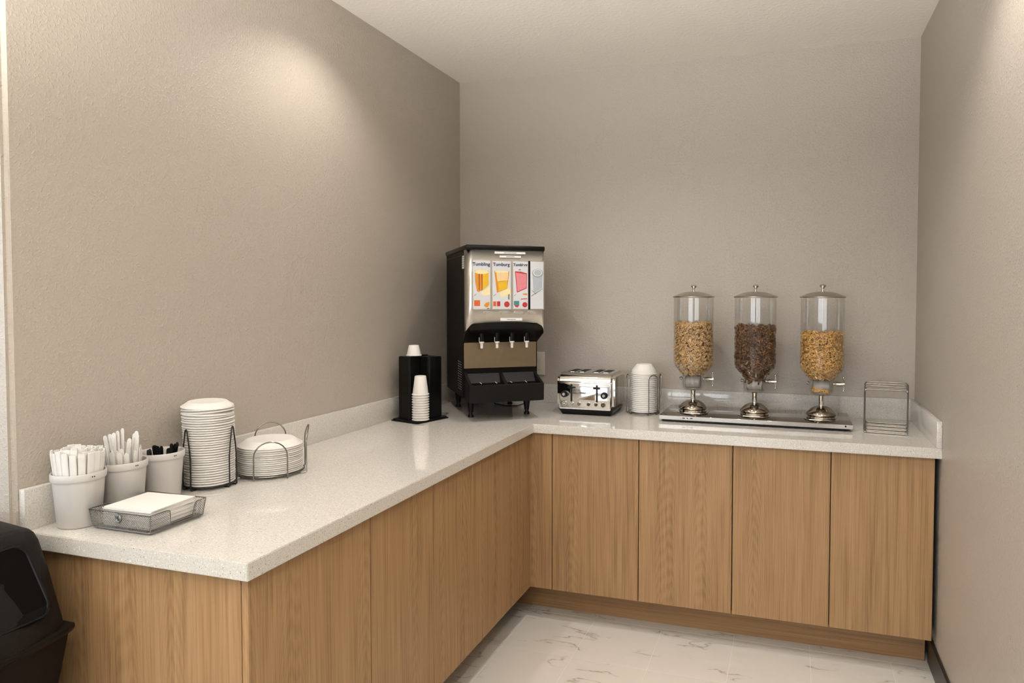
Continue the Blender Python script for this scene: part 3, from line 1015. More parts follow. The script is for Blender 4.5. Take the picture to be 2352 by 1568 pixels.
# ------------------------------------------------------------------ toaster (front = -y)
to = thing('toaster', 'chrome four-slice toaster with two dials on the back counter', 'toaster', (0.853, -0.243, CT))
hw, hd = 0.1475, 0.120
z0, z1 = 0.030, 0.203
bm = bmesh.new()
prof = [(-hd, z0), (-hd, z1 - 0.040)] + arc((-hd + 0.045, z1 - 0.040), 0.045, PI, PI / 2, 6)[1:]
prof = [(p[0], min(p[1], z1 + 0.005)) for p in prof]
prof += [(-p[0], p[1]) for p in prof[::-1]]
prism(bm, prof, 'x', -hw, hw)
bmesh.ops.recalc_face_normals(bm, faces=bm.faces[:])
ee = [e for e in bm.edges if abs(e.verts[0].co.x) > hw - 1e-4 and abs(e.verts[0].co.x - e.verts[1].co.x) < 1e-5]
bmesh.ops.bevel(bm, geom=ee, offset=0.018, segments=5, affect='EDGES')
obj('body', bm, 'chrome', to, True, 50)
bm = bmesh.new()
lo_ = rrect(-hw + 0.022, hw - 0.022, -hd + 0.022, hd - 0.015, 0.01)
hi_ = rrect(-hw + 0.006, hw - 0.006, -hd + 0.004, hd - 0.004, 0.012)
va = [bm.verts.new((x, y, 0.0005)) for x, y in lo_]
vb = [bm.verts.new((x, y, 0.0295)) for x, y in hi_]
bm.faces.new(va)
bm.faces.new(vb)
for i in range(len(va)):
    j = (i + 1) % len(va)
    bm.faces.new((va[i], va[j], vb[j], vb[i]))
obj('base', bm, 'black', to)
for x in (-0.095, -0.045, 0.030, 0.080):
    bm = bmesh.new()
    prism(bm, rrect(x - 0.013, x + 0.029, -0.066, 0.070, 0.005), 'z', z1 - 0.01, z1 + 0.0057)
    s_ = obj('slot_rim', bm, 'chrome', to)
    bm = bmesh.new()
    prism(bm, rrect(x - 0.010, x + 0.026, -0.064, 0.068, 0.004), 'z', z1 - 0.01, z1 + 0.0062)
    obj('bread_slot', bm, 'black_mat', s_)
yf = -hd
fp = obj('front_panel', box(-hw + 0.020, hw - 0.020, yf - 0.002, yf + 0.004, z0 + 0.006, z1 - 0.045, 0.0015), 'chrome', to)
obj('trim_band', box(-hw + 0.012, hw - 0.012, yf - 0.003, yf + 0.004, z1 - 0.044, z1 - 0.036, 0.002), 'chrome', to)
for x in (-0.068, 0.062):
    bm = bmesh.new()
    prism(bm, rrect(x - 0.0046, x + 0.0046, z0 + 0.038, z1 - 0.052, 0.003), 'y', yf - 0.0032, yf)
    obj('lever_slot', bm, 'black', to)
    lv = obj('lever', box(x - 0.017, x + 0.017, yf - 0.016, yf - 0.003, z1 - 0.070, z1 - 0.060, 0.003), 'black', to)
    obj('lever_stem', box(x - 0.003, x + 0.003, yf - 0.008, yf - 0.003, z1 - 0.066, z1 - 0.050, 0.001), 'black', lv)
for x in (-0.103, 0.100):
    dk = obj('dial', lathe(bmesh.new(), [(0.0, yf - 0.020), (0.014, yf - 0.020), (0.0155, yf - 0.018), (0.017, yf - 0.002), (0.0, yf - 0.002)], 24, x, z0 + 0.074, 'y'), 'black', to)
    obj('dial_face', lathe(bmesh.new(), [(0.0, yf - 0.0206), (0.007, yf - 0.0206), (0.007, yf - 0.0195), (0.0, yf - 0.0195)], 20, x, z0 + 0.074, 'y'), 'grey_plastic', dk)
for x in (-0.104, -0.064, -0.029, 0.020, 0.058, 0.094):
    r_ = 0.0125 if abs(x) > 0.09 else 0.0095
    bt = obj('button', lathe(bmesh.new(), [(0.0, yf - 0.007), (r_ * 0.8, yf - 0.007), (r_, yf - 0.004), (r_, yf - 0.001), (0.0, yf - 0.001)], 20, x, z0 + 0.027, 'y'), 'chrome', to)
    obj('button_mark', lathe(bmesh.new(), [(r_ * 0.35, yf - 0.0073), (r_ * 0.62, yf - 0.0073), (r_ * 0.62, yf - 0.0066), (r_ * 0.35, yf - 0.0066), (r_ * 0.35, yf - 0.0073)], 16, x, z0 + 0.027, 'y', cap=False), 'black', bt)
for x, w_ in ((-0.028, 0.011), (-0.008, 0.005), (0.011, 0.006)):
    obj('printed_mark', box(x - w_ / 2, x + w_ / 2, yf - 0.0026, yf - 0.0015, z1 - 0.079, z1 - 0.076), 'ink', to, False)

# ------------------------------------------------------------------ bowls in a wire rack
def hoop_rack(name, label, loc, rr, angles, wid, hgt, base_z, wire, mat, pointed=False, flare=0.0, feet=True, group=None):
    t = thing(name, label, 'rack', loc, 0, group)
    tube_pts = [(rr * math.cos(2 * PI * i / 40), rr * math.sin(2 * PI * i / 40), base_z) for i in range(40)]
    obj('base_ring', tube(bmesh.new(), tube_pts, wire, 8, True), mat, t)
    for k in range(2):
        a = angles[0] + k * PI / 2
        obj('cross_wire', tube(bmesh.new(), [(-rr * math.cos(a), -rr * math.sin(a), base_z), (rr * math.cos(a), rr * math.sin(a), base_z)], wire, 8), mat, t)
    for i, a in enumerate(angles):
        h = hgt[i] if isinstance(hgt, (list, tuple)) else hgt
        r1 = rr + wire * 2
        ct, sn = math.cos(a), math.sin(a)
        def P(u, z, out=0.0):
            return (ct * (r1 + out) - sn * u, sn * (r1 + out) + ct * u, z)
        pts = []
        if feet:
            pts += [P(-wid / 2, wire + 0.0006, -0.018), P(-wid / 2, wire + 0.0006, -0.003)]
        pts += [P(-wid / 2, wire * 2.2)]
        if pointed:
            zk = h * 0.52
            side = [(-wid / 2, zk * 0.5), (-wid / 2, zk), (-wid * 0.36, h * 0.72), (-wid * 0.12, h * 0.965), (-wid * 0.05, h * 0.992)]
            for u, z in side:
                pts.append(P(u, z))
            pts.append(P(0, h))
            for u, z in side[::-1]:
                pts.append(P(-u, z))
        else:
            ra = wid / 2
            zb = h - ra
            pts.append(P(-wid / 2, zb * 0.6))
            for q in range(13):
                b_ = PI - PI * q / 12
                z = zb + ra * math.sin(b_)
                pts.append(P(ra * math.cos(b_), z, flare * max(0, math.sin(b_)) ** 1.5))
            pts.append(P(wid / 2, zb * 0.6))
        pts.append(P(wid / 2, wire * 2.2))
        if feet:
            pts += [P(wid / 2, wire + 0.0006, -0.003), P(wid / 2, wire + 0.0006, -0.018)]
        obj('wire_hoop', tube(bmesh.new(), pts, wire, 8), mat, t)
    return t


BX, BY = 1.112, -0.192
hoop_rack('bowl_rack', 'chrome wire rack holding the stack of bowls between toaster and cereal', (BX, BY, CT), 0.0785,
          [R(-78 + 33), R(-78 + 97), R(-78 - 76), R(-78 + 205)], 0.052, 0.198, 0.0075, 0.0021, 'wire')
bm = bmesh.new()
rb, rt_, h = 0.037, 0.0645, 0.050
lathe(bm, [(rt_ - 0.001, 0.0), (rt_ + 0.001, 0.0008), (rt_ + 0.0012, 0.0025), (rt_ * 0.972, 0.005), (rt_ * 0.93, h * 0.42), (rb + 0.004, h * 0.88), (rb, h - 0.001), (rb - 0.003, h), (0.0, h - 0.001)], 36, cap=False)
lathe(bm, [(rt_ - 0.001, 0.0), (rt_ * 0.92, h * 0.39), (rb + 0.001, h - 0.004), (0, h - 0.004)], 36, cap=False)
bmesh.ops.remove_doubles(bm, verts=bm.verts[:], dist=1e-5)
bowl_me = mesh_of(bm, 'foam', name='bowl')
NB = 21
for k in range(NB):
    o = obj('foam_bowl', bowl_me, None)
    o.location = (BX + random.uniform(-.0002, .0002), BY + random.uniform(-.0002, .0002), CT + 0.0103 + k * 0.0094)
    o.rotation_euler = (0, 0, random.uniform(0, 6))
    lab = 'white foam bowl, %s of the stack beside the toaster' % rank(k, NB)
    tag(o, lab, 'bowl', 'foam bowls in the wire rack')

# ------------------------------------------------------------------ cereal tray and dispensers
TR = (1.228, 2.073, -0.402, -0.075)
ct_ = thing('serving_tray', 'long stainless steel tray carrying the three cereal dispensers', 'tray', ((TR[0] + TR[1]) / 2, (TR[2] + TR[3]) / 2, CT))
tw, td = (TR[1] - TR[0]) / 2, (TR[3] - TR[2]) / 2
obj('top_plate', box(-tw, tw, -td, td, 0.0115, 0.031, 0.002), 'chrome_dark', ct_)
obj('front_edge', box(-tw, tw, -td - 0.0012, -td + 0.002, 0.0115, 0.0305, 0.0008, 1), 'chrome', ct_)
obj('under_frame', box(-tw + 0.012, tw - 0.015, -td + 0.012, td - 0.012, 0.003, 0.0118), 'black_mat', ct_, False)  # black block stands in for the shadow under the tray
for sx in (-1, 1):
    for sy in (-1, 1):
        obj('foot', lathe(bmesh.new(), [(0.010, 0.0005), (0.011, 0.004), (0.011, 0.008)], 16, sx * (tw - 0.05), sy * (td - 0.05)), 'black', ct_)
obj('rivet', lathe(bmesh.new(), [(0.0, -td - 0.003), (0.003, -td - 0.0026), (0.004, -td - 0.001), (0.0, -td - 0.001)], 12, tw - 0.03, 0.023, 'y'), 'black', ct_)
for x_, w_ in ((-tw + 0.115, 0.012), (-tw + 0.132, 0.006), (-tw + 0.15, 0.012)):
    obj('printed_mark', box(x_ - w_ / 2, x_ + w_ / 2, -td - 0.0016, -td - 0.0009, 0.019, 0.0235), 'ink', ct_, False)
TZ = CT + 0.031


def cereal_pieces(bm, cx, cy, z_lo, z_hi, rad, n, rmaj, rmin, kind, rng):
    """rings or shells heaped against the wall of the container"""
    S1, S2 = 8, 5
    for i in range(n):
        m = rng.random()
        if m < 0.80:
            z = rng.uniform(z_lo, z_hi)
            rr = rad(z) - rmin - 0.15 * rmaj - 0.013 * rng.random() ** 1.6
            a = rng.uniform(0, 2 * PI)
            p = Vector((cx + rr * math.cos(a), cy + rr * math.sin(a), z))
        else:
            rr = (rad(z_hi) - 0.004) * math.sqrt(rng.random())
            a = rng.uniform(0, 2 * PI)
            p = Vector((cx + rr * math.cos(a), cy + rr * math.sin(a), z_hi + rng.uniform(-0.004, 0.009) + 0.006 * math.sin(a * 2 + rr * 30)))
        ax = Vector((rng.gauss(0, 1), rng.gauss(0, 1), rng.gauss(0, 1))).normalized()
        # keep rings lying rather along the wall
        rad_v = Vector((math.cos(a), math.sin(a), 0))
        ax = (ax * 0.8 + rad_v * (0.9 if m < 0.8 else 0.0)).normalized()
        rot = Vector((0, 0, 1)).rotation_difference(ax).to_matrix()
        sc_ = rng.uniform(0.8, 1.2)
        R1, R2 = rmaj * sc_, rmin * sc_
        squash = rng.uniform(0.65, 1.0)
        arcn = S1 if kind == 'ring' or rng.random() < 0.5 else 6
        vs = []
        for u in range(S1):
            au = 2 * PI * u / S1 if arcn == S1 else 1.45 * PI * u / (S1 - 1)
            row = []
            for v in range(S2):
                av = 2 * PI * v / S2
                q = Vector(((R1 + R2 * math.cos(av)) * math.cos(au), (R1 + R2 * math.cos(av)) * math.sin(au) * squash, R2 * math.sin(av)))
                row.append(bm.verts.new(p + rot @ q))
            vs.append(row)
        for u in range(S1 if arcn == S1 else S1 - 1):
            for v in range(S2):
                bm.faces.new((vs[u][v], vs[(u + 1) % S1][v], vs[(u + 1) % S1][(v + 1) % S2], vs[u][(v + 1) % S2]))


CER = [(1.365, -0.252, 'pale oat rings', 'light toasted oat ring cereal filling the left dispenser', 'oat', 'core_oat', 1.366, (0.0052, 0.0025), 2300),
       (1.653, -0.255, 'chocolate', 'dark brown chocolate cereal filling the middle dispenser', 'cocoa', 'core_cocoa', 1.352, (0.0080, 0.0036), 1250),
       (1.948, -0.260, 'golden', 'golden honey cereal filling the right dispenser', 'honey', 'core_oat', 1.328, (0.0066, 0.0030), 1500)]
names_ = ['left cereal dispenser of the three, filled with pale oat rings', 'middle cereal dispenser of the three, filled with dark chocolate cereal',
          'right cereal dispenser of the three, filled with golden cereal']
for k, (x, y, _, clab, cmat, core, ztop, (rmaj, rmin), npc) in enumerate(CER):
    t = thing('cereal_dispenser', names_[k], 'cereal dispenser', (x, y, TZ), R(-3), 'cereal dispensers on the tray')
    o_ = -TZ
    obj('base_dome', lathe(bmesh.new(), [(0.0, 0.0005), (0.064, 0.0005), (0.066, 0.004), (0.062, 0.012), (0.064, 0.015), (0.0695, 0.019), (0.068, 0.024), (0.060, 0.032), (0.044, 0.046), (0.030, 0.053), (0.016, 0.056), (0.0, 0.056)], 40), 'chrome_dark', t)
    bm = bmesh.new()
    prism(bm, rrect(-0.074, 0.074, -0.066, 0.066, 0.03), 'z', 0.0, 0.0022)
    obj('base_plate', bm, 'chrome_dark', t)
    obj('stem', lathe(bmesh.new(), [(0.0115, 0.055), (0.0115, 0.098), (0.013, 0.100), (0.013, 0.104), (0.009, 0.108), (0.0, 0.108)], 24, cap=False), 'chrome', t)
    # chamber: clear rounded cup below the hopper
    z0, z1 = 1.050 + o_, 1.122 + o_
    obj('chamber', lathe(bmesh.new(), [(0.014, z0), (0.040, z0), (0.049, z0 + 0.007), (0.0525, z0 + 0.018), (0.0525, z1), (0.049, z1), (0.049, z0 + 0.019), (0.046, z0 + 0.010), (0.038, z0 + 0.004), (0.014, z0 + 0.004)], 40, cap=False), 'clear', t)
    pw = obj('paddle_wheel', lathe(bmesh.new(), [(0.0, -0.036), (0.028, -0.036), (0.032, -0.032), (0.032, 0.032), (0.028, 0.036), (0.0, 0.036)], 28, 0.0, 1.090 + o_, 'x'), 'grey_plastic' if k != 2 else 'grey_plastic', t)
    if k == 2:
        pw.scale = (1, 0.85, 1)
    # hopper
    hop = [(0.0525, 1.118 + o_), (0.056, 1.126 + o_), (0.089, 1.163 + o_), (0.0945, 1.176 + o_), (0.0955, 1.19 + o_), (0.0955, 1.492 + o_)]
    inn = [(r - 0.003, z) for r, z in hop][::-1]
    obj('hopper', lathe(bmesh.new(), hop + inn + [hop[0]], 56, cap=False), 'clear', t)
    ld = obj('lid', lathe(bmesh.new(), [(0.0, 1.4935 + o_), (0.098, 1.4935 + o_), (0.100, 1.496 + o_), (0.100, 1.499 + o_), (0.094, 1.502 + o_), (0.060, 1.515 + o_), (0.035, 1.521 + o_), (0.012, 1.5225 + o_), (0.0, 1.5225 + o_)], 56), 'lid_steel', t)
    obj('knob', lathe(bmesh.new(), [(0.006, 1.522 + o_), (0.0045, 1.532 + o_), (0.006, 1.538 + o_), (0.0135, 1.545 + o_), (0.0145, 1.549 + o_), (0.010, 1.554 + o_), (0.0, 1.556 + o_)], 24), 'chrome', ld)
    # axle end on the left, turning handle on the right
    za = 1.104 + o_
    obj('axle_cap', lathe(bmesh.new(), [(0.0, -0.066), (0.006, -0.065), (0.0085, -0.060), (0.006, -0.054), (0.004, -0.050), (0.0, -0.050)], 20, 0.0, za, 'x'), 'chrome', t)
    hd_ = obj('turn_handle', lathe(bmesh.new(), [(0.0055, 0.050), (0.0055, 0.058), (0.0095, 0.064), (0.0075, 0.094), (0.0075, 0.098), (0.0, 0.100)], 20, 0.0, za, 'x', cap=False), 'chrome', t)
    bm = bmesh.new()
    for s in (-1, 1):
        tube(bm, [(0.094, 0, za + s * 0.004), (0.094, 0, za + s * 0.018), (0.093, 0, za + s * 0.030)], 0.0032, 8)
        lathe(bm, [(0.0, za + s * 0.030 - 0.006), (0.0045, za + s * 0.030 - 0.003), (0.0055, za + s * 0.030), (0.0045, za + s * 0.030 + 0.003), (0.0, za + s * 0.030 + 0.006)], 12, 0.093, 0)
    obj('handle_wing', bm, 'chrome', hd_)
    # the cereal itself
    def rad(z):
        if z > 1.185:
            return 0.0915
        if z > 1.165:
            return 0.084 + (z - 1.165) / 0.02 * 0.0055
        return 0.0455 + max(0, (z - 1.118)) / 0.047 * 0.0375 - (0.003 if k == 1 else 0.0)
    zlo = 1.128 if k != 1 else 1.112
    rng = random.Random(40 + k)
    bm = bmesh.new()
    cereal_pieces(bm, x, y, zlo, ztop - 0.004, rad, npc, rmaj, rmin, 'ring' if k != 2 else 'shell', rng)
    cereal_pieces(bm, x, y, zlo + 0.006, ztop - 0.006, lambda z: rad(z) - 0.010, npc // 2, rmaj * 1.15, rmin * 1.25, 'ring', rng)
    if k == 2:
        cereal_pieces(bm, x, y, 1.066, 1.076, lambda z: 0.046, 36, rmaj, rmin, 'shell', rng)
    if k == 1:
        cereal_pieces(bm, x, y, 1.100, 1.122, lambda z: 0.048, 60, rmaj, rmin, 'ring', rng)
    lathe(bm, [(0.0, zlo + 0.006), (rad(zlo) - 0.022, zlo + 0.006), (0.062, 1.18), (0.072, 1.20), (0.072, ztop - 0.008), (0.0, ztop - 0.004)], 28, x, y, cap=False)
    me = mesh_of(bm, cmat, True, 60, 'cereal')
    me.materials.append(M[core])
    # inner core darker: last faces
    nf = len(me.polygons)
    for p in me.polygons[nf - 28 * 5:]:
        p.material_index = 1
    o = obj('cereal', me, None)
    tag(o, clab, 'cereal', kind='stuff')

# ------------------------------------------------------------------ wire rack near the right wall
wr = thing('wire_rack', 'small empty chrome wire rack on the counter by the right wall', 'rack', (2.218, -0.272, CT), R(-7))
hw_, hd2, hh_ = 0.084, 0.130, 0.192
for i in range(4):
    y = -hd2 + i * 2 * hd2 / 3
    ins = -0.002 * i
    pts = [(p[0], y, p[1]) for p in rrect(-hw_ + ins, hw_ - ins, 0.0035, hh_ - 0.004 * (i == 0), 0.014, 5)]
    obj('wire_loop', tube(bmesh.new(), pts, 0.0031, 8, True), 'wire', wr)
for sx in (-1, 1):
    for z in (0.0045, hh_ - 0.006):
        obj('side_rail', tube(bmesh.new(), [(sx * (hw_ - 0.003), -hd2 - 0.004, z), (sx * (hw_), 0, z), (sx * (hw_ + 0.003), hd2 + 0.004, z)], 0.0031, 8), 'wire', wr)

# ------------------------------------------------------------------ plate stacks
def plate_mesh(r, h, ridge):
    """upside-down shallow plate: rim at z=0, flat base at z=h"""
    bm = bmesh.new()
    top = [(r - 0.0006, 0.0), (r + 0.0002, 0.0009), (r, 0.0022), (r * 0.965, 0.0042), (r * 0.86, h * 0.55), (r * 0.74, h * 0.97), (r * 0.70, h), (r * 0.66, h - 0.0006), (0.0, h - 0.0008)]
    bot = [(r - 0.0006, 0.0), (r * 0.95, 0.0016), (r * 0.84, h * 0.55 - 0.0022), (r * 0.70, h - 0.0026), (0.0, h - 0.003)]
    lathe(bm, top, 48, cap=False)
    lathe(bm, bot, 48, cap=False)
    bmesh.ops.remove_doubles(bm, verts=bm.verts[:], dist=1e-5)
    return mesh_of(bm, 'foam', name='plate')


PX_, PY_ = 0.112, -1.922
hoop_rack('plate_rack', 'black wire rack with pointed arms around the tall stack of small plates', (PX_, PY_, CT), 0.0735,
          [R(-97), R(9), R(118)], 0.034, 0.184, 0.010, 0.0021, 'wire_black', pointed=True)
pm = plate_mesh(0.0705, 0.016, 0)
NPT = 33
for k in range(NPT):
    o = obj('foam_plate', pm, None)
    f = k / NPT
    lean = max(0, f - 0.55) * 0.006
    jit = 0.0004 + 0.0016 * max(0, f - 0.7) * 3
    z = CT + 0.0125 + k * 0.00725
    o.location = (PX_ + random.uniform(-jit, jit) - lean, PY_ + random.uniform(-jit, jit) - lean, z)
    sc_ = 1.0 + 0.04 * f
    o.scale = (sc_, sc_, 1)
    o.rotation_euler = (R(random.uniform(-1, 1)) * (0.6 + 2.0 * (f > 0.85)), R(random.uniform(-1, 1)) * (0.6 + 2.0 * (f > 0.85)), random.uniform(0, 6))
    lab = 'small white foam plate, %s of the tall stack in the black rack' % rank(k, NPT)
    tag(o, lab, 'plate', 'small foam plates in the tall stack')

QX, QY = 0.180, -1.739
hoop_rack('plate_rack', 'chrome wire rack with round hoops around the low stack of large plates', (QX, QY, CT), 0.1035,
          [R(-49), R(41), R(131), R(221)], 0.098, [0.123, 0.150, 0.148, 0.140], 0.009, 0.0022, 'wire', flare=0.010)
pm2 = plate_mesh(0.0995, 0.020, 0)
NPS = 14
for k in range(NPS):
    o = obj('foam_plate', pm2, None)
    o.location = (QX + random.uniform(-.0009, .0009), QY + random.uniform(-.0009, .0009), CT + 0.0120 + k * 0.0063)
    o.rotation_euler = (R(random.uniform(-.35, .35)), R(random.uniform(-.35, .35)), random.uniform(0, 6))
    lab = 'large white foam plate, %s of the low stack in the chrome rack' % rank(k, NPS)
    tag(o, lab, 'plate', 'large foam plates in the low stack')

# ------------------------------------------------------------------ buckets and what stands in them
BUCK = [(0.0905, -2.3165), (0.0905, -2.1955), (0.0905, -2.0745)]
BLAB = ['white plastic bucket nearest the counter end, full of paper packets', 'middle white plastic bucket, holding white plastic cutlery', 'white plastic bucket nearest the plates, holding black cutlery']
BH = 0.137
for k, (x, y) in enumerate(BUCK):
    t = thing('bucket', BLAB[k], 'bucket', (x, y, CT), 0, 'white buckets in a row')
    prof = [(0.0, 0.0006), (0.0445, 0.0006), (0.0475, 0.004), (0.0560, BH - 0.019), (0.0565, BH - 0.017)]
    inn = [(0.0550, BH - 0.017), (0.0465, 0.006), (0.0, 0.004)]
    obj('body', lathe(bmesh.new(), prof + inn, 48, cap=False), 'bucket', t)
    obj('rim', lathe(bmesh.new(), [(0.0550, BH - 0.019), (0.0590, BH - 0.0185), (0.0600, BH - 0.016), (0.0602, BH - 0.002), (0.0590, BH), (0.0570, BH - 0.0005), (0.0550, BH - 0.004), (0.0550, BH - 0.019)], 48, cap=False), 'bucket', t)
    for da in (-0.02, 0.06):
        a = R(-8) + da
        obj('handle_hole', box(0.0596, 0.0606, -0.0012, 0.0012, BH - 0.0105, BH - 0.0075), 'black', t, False).rotation_euler = (0, 0, a)


def inside(k, r, a):
    return BUCK[k][0] + r * math.cos(a), BUCK[k][1] + r * math.sin(a)


def aim(o, base, tip, spin):
    """stand an upright (local +z) object so that it runs from base to tip"""
    d = (Vector(tip) - Vector(base)).normalized()
    q = Vector((0, 0, 1)).rotation_difference(d)
    o.matrix_world = Matrix.Translation(base) @ q.to_matrix().to_4x4() @ Matrix.Rotation(spin, 4, 'Z')


# paper packets
bm = bmesh.new()
hp = 0.178
pts = rrect(-0.0082, 0.0082, -0.0030, 0.0030, 0.0026, 2)
lo_ = [bm.verts.new((x, y, 0)) for x, y in pts]
mid_ = [bm.verts.new((x, y, hp - 0.010)) for x, y in pts]
hi_ = [bm.verts.new((x * 0.96, y * 0.5, hp)) for x, y in pts]
for A, B in ((lo_, mid_), (mid_, hi_)):
    for i in range(len(pts)):
        j = (i + 1) % len(pts)
        bm.faces.new((A[i], A[j], B[j], B[i]))
bm.faces.new(lo_)
bm.faces.new(hi_)
packet_me = mesh_of(bm, 'paper', True, 35, 'packet')
for ring, n in ((0.0455, 19), (0.0385, 16), (0.0310, 13), (0.0235, 10), (0.0155, 7), (0.007, 3)):
    for i in range(n):
        a = 2 * PI * (i + random.uniform(-.12, .12)) / n + ring * 40
        o = obj('paper_packet', packet_me, None)
        bx_, by_ = inside(0, ring * 0.80, a)
        tx, ty = inside(0, ring * 1.20, a)
        dz = random.uniform(-0.008, 0.006)
        aim(o, (bx_, by_, CT + 0.0105 + dz + 0.004), (tx, ty, CT + 0.19 + dz), a + PI / 2 + random.uniform(-.3, .3))
        tag(o, 'white paper packet standing in the bucket nearest the counter end', 'packet', 'paper packets in the bucket')


def cutlery_mesh(mat, length=0.150, w0=0.0056, w1=0.0040):
    bm = bmesh.new()
    outl = [(-w1, 0.0), (w1, 0.0), (w0 * 0.8, length * 0.5), (w0, length - 0.006)] + [(w0 * math.cos(b), length - 0.006 + 0.006 * math.sin(b)) for b in (PI * .25, PI * .5, PI * .75)] + [(-w0, length - 0.006), (-w0 * 0.8, length * 0.5)]
    prism(bm, outl, 'y', -0.0009, 0.0009)
    prism(bm, [(-0.0012, 0.01), (0.0012, 0.01), (0.0016, length - 0.012), (-0.0016, length - 0.012)], 'y', -0.0020, 0.0020)
    return mesh_of(bm, mat, True, 35, 'cutlery')


cw = cutlery_mesh('cutlery')
cw_long = cutlery_mesh('cutlery', 0.205, 0.0052, 0.0040)
cb = cutlery_mesh('black', 0.132, 0.0075, 0.0045)
for i in range(24):
    ring = 0.041 if i < 15 else 0.022
    n = 15 if i < 15 else 9
    a = 2 * PI * (i + random.uniform(-.2, .2)) / n
    bx_, by_ = inside(1, ring * 0.78, a + 0.25)
    tx, ty = inside(1, ring * 1.12, a)
    dz = random.uniform(-0.012, 0.010)
    o = obj('plastic_cutlery', cw, None)
    aim(o, (bx_, by_, CT + 0.024 + dz), (tx, ty, CT + 0.178 + dz), a + PI / 2)
    tag(o, 'short white plastic cutlery handle standing in the middle bucket', 'cutlery', 'white plastic cutlery in the middle bucket')
# long handles: direction along the screen, left to right
e1 = Vector((0.95, 0.30, 0))
e2 = Vector((-0.30, 0.95, 0))
for (u, v, du, h) in ((-0.030, 0.004, -0.020, 0.206), (-0.026, 0.010, -0.014, 0.208), (-0.018, 0.0, -0.004, 0.212), (-0.012, 0.006, -0.004, 0.216), (-0.006, 0.012, 0.000, 0.222),
                      (0.004, -0.004, 0.020, 0.200), (0.022, 0.012, 0.004, 0.208), (0.027, 0.016, 0.003, 0.214), (0.033, 0.010, 0.002, 0.207)):
    c0 = Vector((BUCK[1][0], BUCK[1][1], CT)) + e1 * (u - du * 0.7) * 0.9 + e2 * v * 0.6
    c1 = Vector((BUCK[1][0], BUCK[1][1], CT + h)) + e1 * (u + du) + e2 * v
    c0.z = CT + h - 0.2055
    o = obj('plastic_cutlery', cw_long, None)
    aim(o, c0, c1, random.uniform(0.0, 0.6))
    tag(o, 'long white plastic knife handle rising above the others in the middle bucket', 'cutlery', 'long white plastic knives in the middle bucket')
for i, (u, v, du, dz) in enumerate(((-0.034, -0.010, 0.012, 0.0), (-0.022, 0.010, -0.012, 0.010), (-0.014, 0.006, -0.008, 0.008), (0.000, 0.004, -0.004, 0.008), (0.018, 0.006, 0.006, 0.002), (0.023, 0.012, 0.004, 0.014), (0.034, 0.010, 0.016, 0.016), (0.028, -0.004, 0.020, 0.006), (-0.028, -0.004, -0.006, 0.002), (0.036, 0.016, 0.010, 0.018))):
    ctr = Vector((BUCK[2][0], BUCK[2][1], CT))
    c0 = ctr + e1 * (u - du) * 0.75 + e2 * v * 0.5 + Vector((0, 0, 0.010 + dz))
    c1 = ctr + e1 * (u + du * 0.3) + e2 * v + Vector((0, 0, 0.142 + dz))
    o = obj('plastic_cutlery', cb, None)
    aim(o, c0, c1, random.uniform(-.5, .5))
    tag(o, 'black plastic cutlery handle standing in the bucket nearest the plates', 'cutlery', 'black plastic cutlery in the bucket')

# ------------------------------------------------------------------ wire mesh tray with napkins
mt = thing('mesh_tray', 'dark wire mesh napkin tray at the near end of the counter', 'tray', (0.2475, -2.2525, CT))
ax_, ay_, hz = 0.0985, 0.0835, 0.050
zb = 0.006


def lattice(bm, w, h, to3, step=0.0056, r=0.0005, keep=None):
    """diagonal wires clipped to a w x h panel"""
    k = -h
    while k < w:
        for sgn in (1, -1):
            u0, u1 = max(k, 0), min(k + h, w)
            if u1 - u0 > 0.001:
                if sgn == 1:
                    segs = [(u0, u0 - k, u1, u1 - k)]
                else:
                    segs = [(u0, h - (u0 - k), u1, h - (u1 - k))]
                for (a, b_, c, d) in segs:
                    if keep:
                        n = 12
                        run = None
                        for q in range(n + 1):
                            f = q / n
                            p = (a + (c - a) * f, b_ + (d - b_) * f)
                            if keep(*p):
                                if run is None:
                                    run = p
                                last = p
                            if (not keep(*p) or q == n) and run is not None:
                                if abs(last[0] - run[0]) > 0.001:
                                    tube(bm, [to3(*run), to3(*last)], r, 3)
                                run = None
                    else:
                        tube(bm, [to3(a, b_), to3(c, d)], r, 3)
        k += step


fx = 0.94   # the sides flare a little
def side_pt(nx, ny):
    def f(u, v):
        s = fx + (1 - fx) * v / (hz - zb)
        if ny:
            return ((-ax_ + u) * s, ny * ay_ * s, zb + v)
        return (nx * ax_ * s, (-ay_ + u) * s, zb + v)
    return f


cut0, cut1 = 0.058, 2 * ay_ - 0.034
def kp(u, v):
    return u < cut0 or u > cut1 or v < 0.010
for nx, ny, w_, kk in ((0, -1, 2 * ax_, None), (0, 1, 2 * ax_, None), (-1, 0, 2 * ay_, kp), (1, 0, 2 * ay_, kp)):
    bm = bmesh.new()
    lattice(bm, w_, hz - zb, side_pt(nx, ny), keep=kk)
    obj('mesh_panel', bm, 'wire_dark', mt, False)['kind'] = 'stuff'
bm = bmesh.new()
lattice(bm, 2 * ax_ * fx, 2 * ay_ * fx, lambda u, v: (-ax_ * fx + u, -ay_ * fx + v, zb), 0.006)
obj('mesh_floor', bm, 'wire_dark', mt, False)['kind'] = 'stuff'
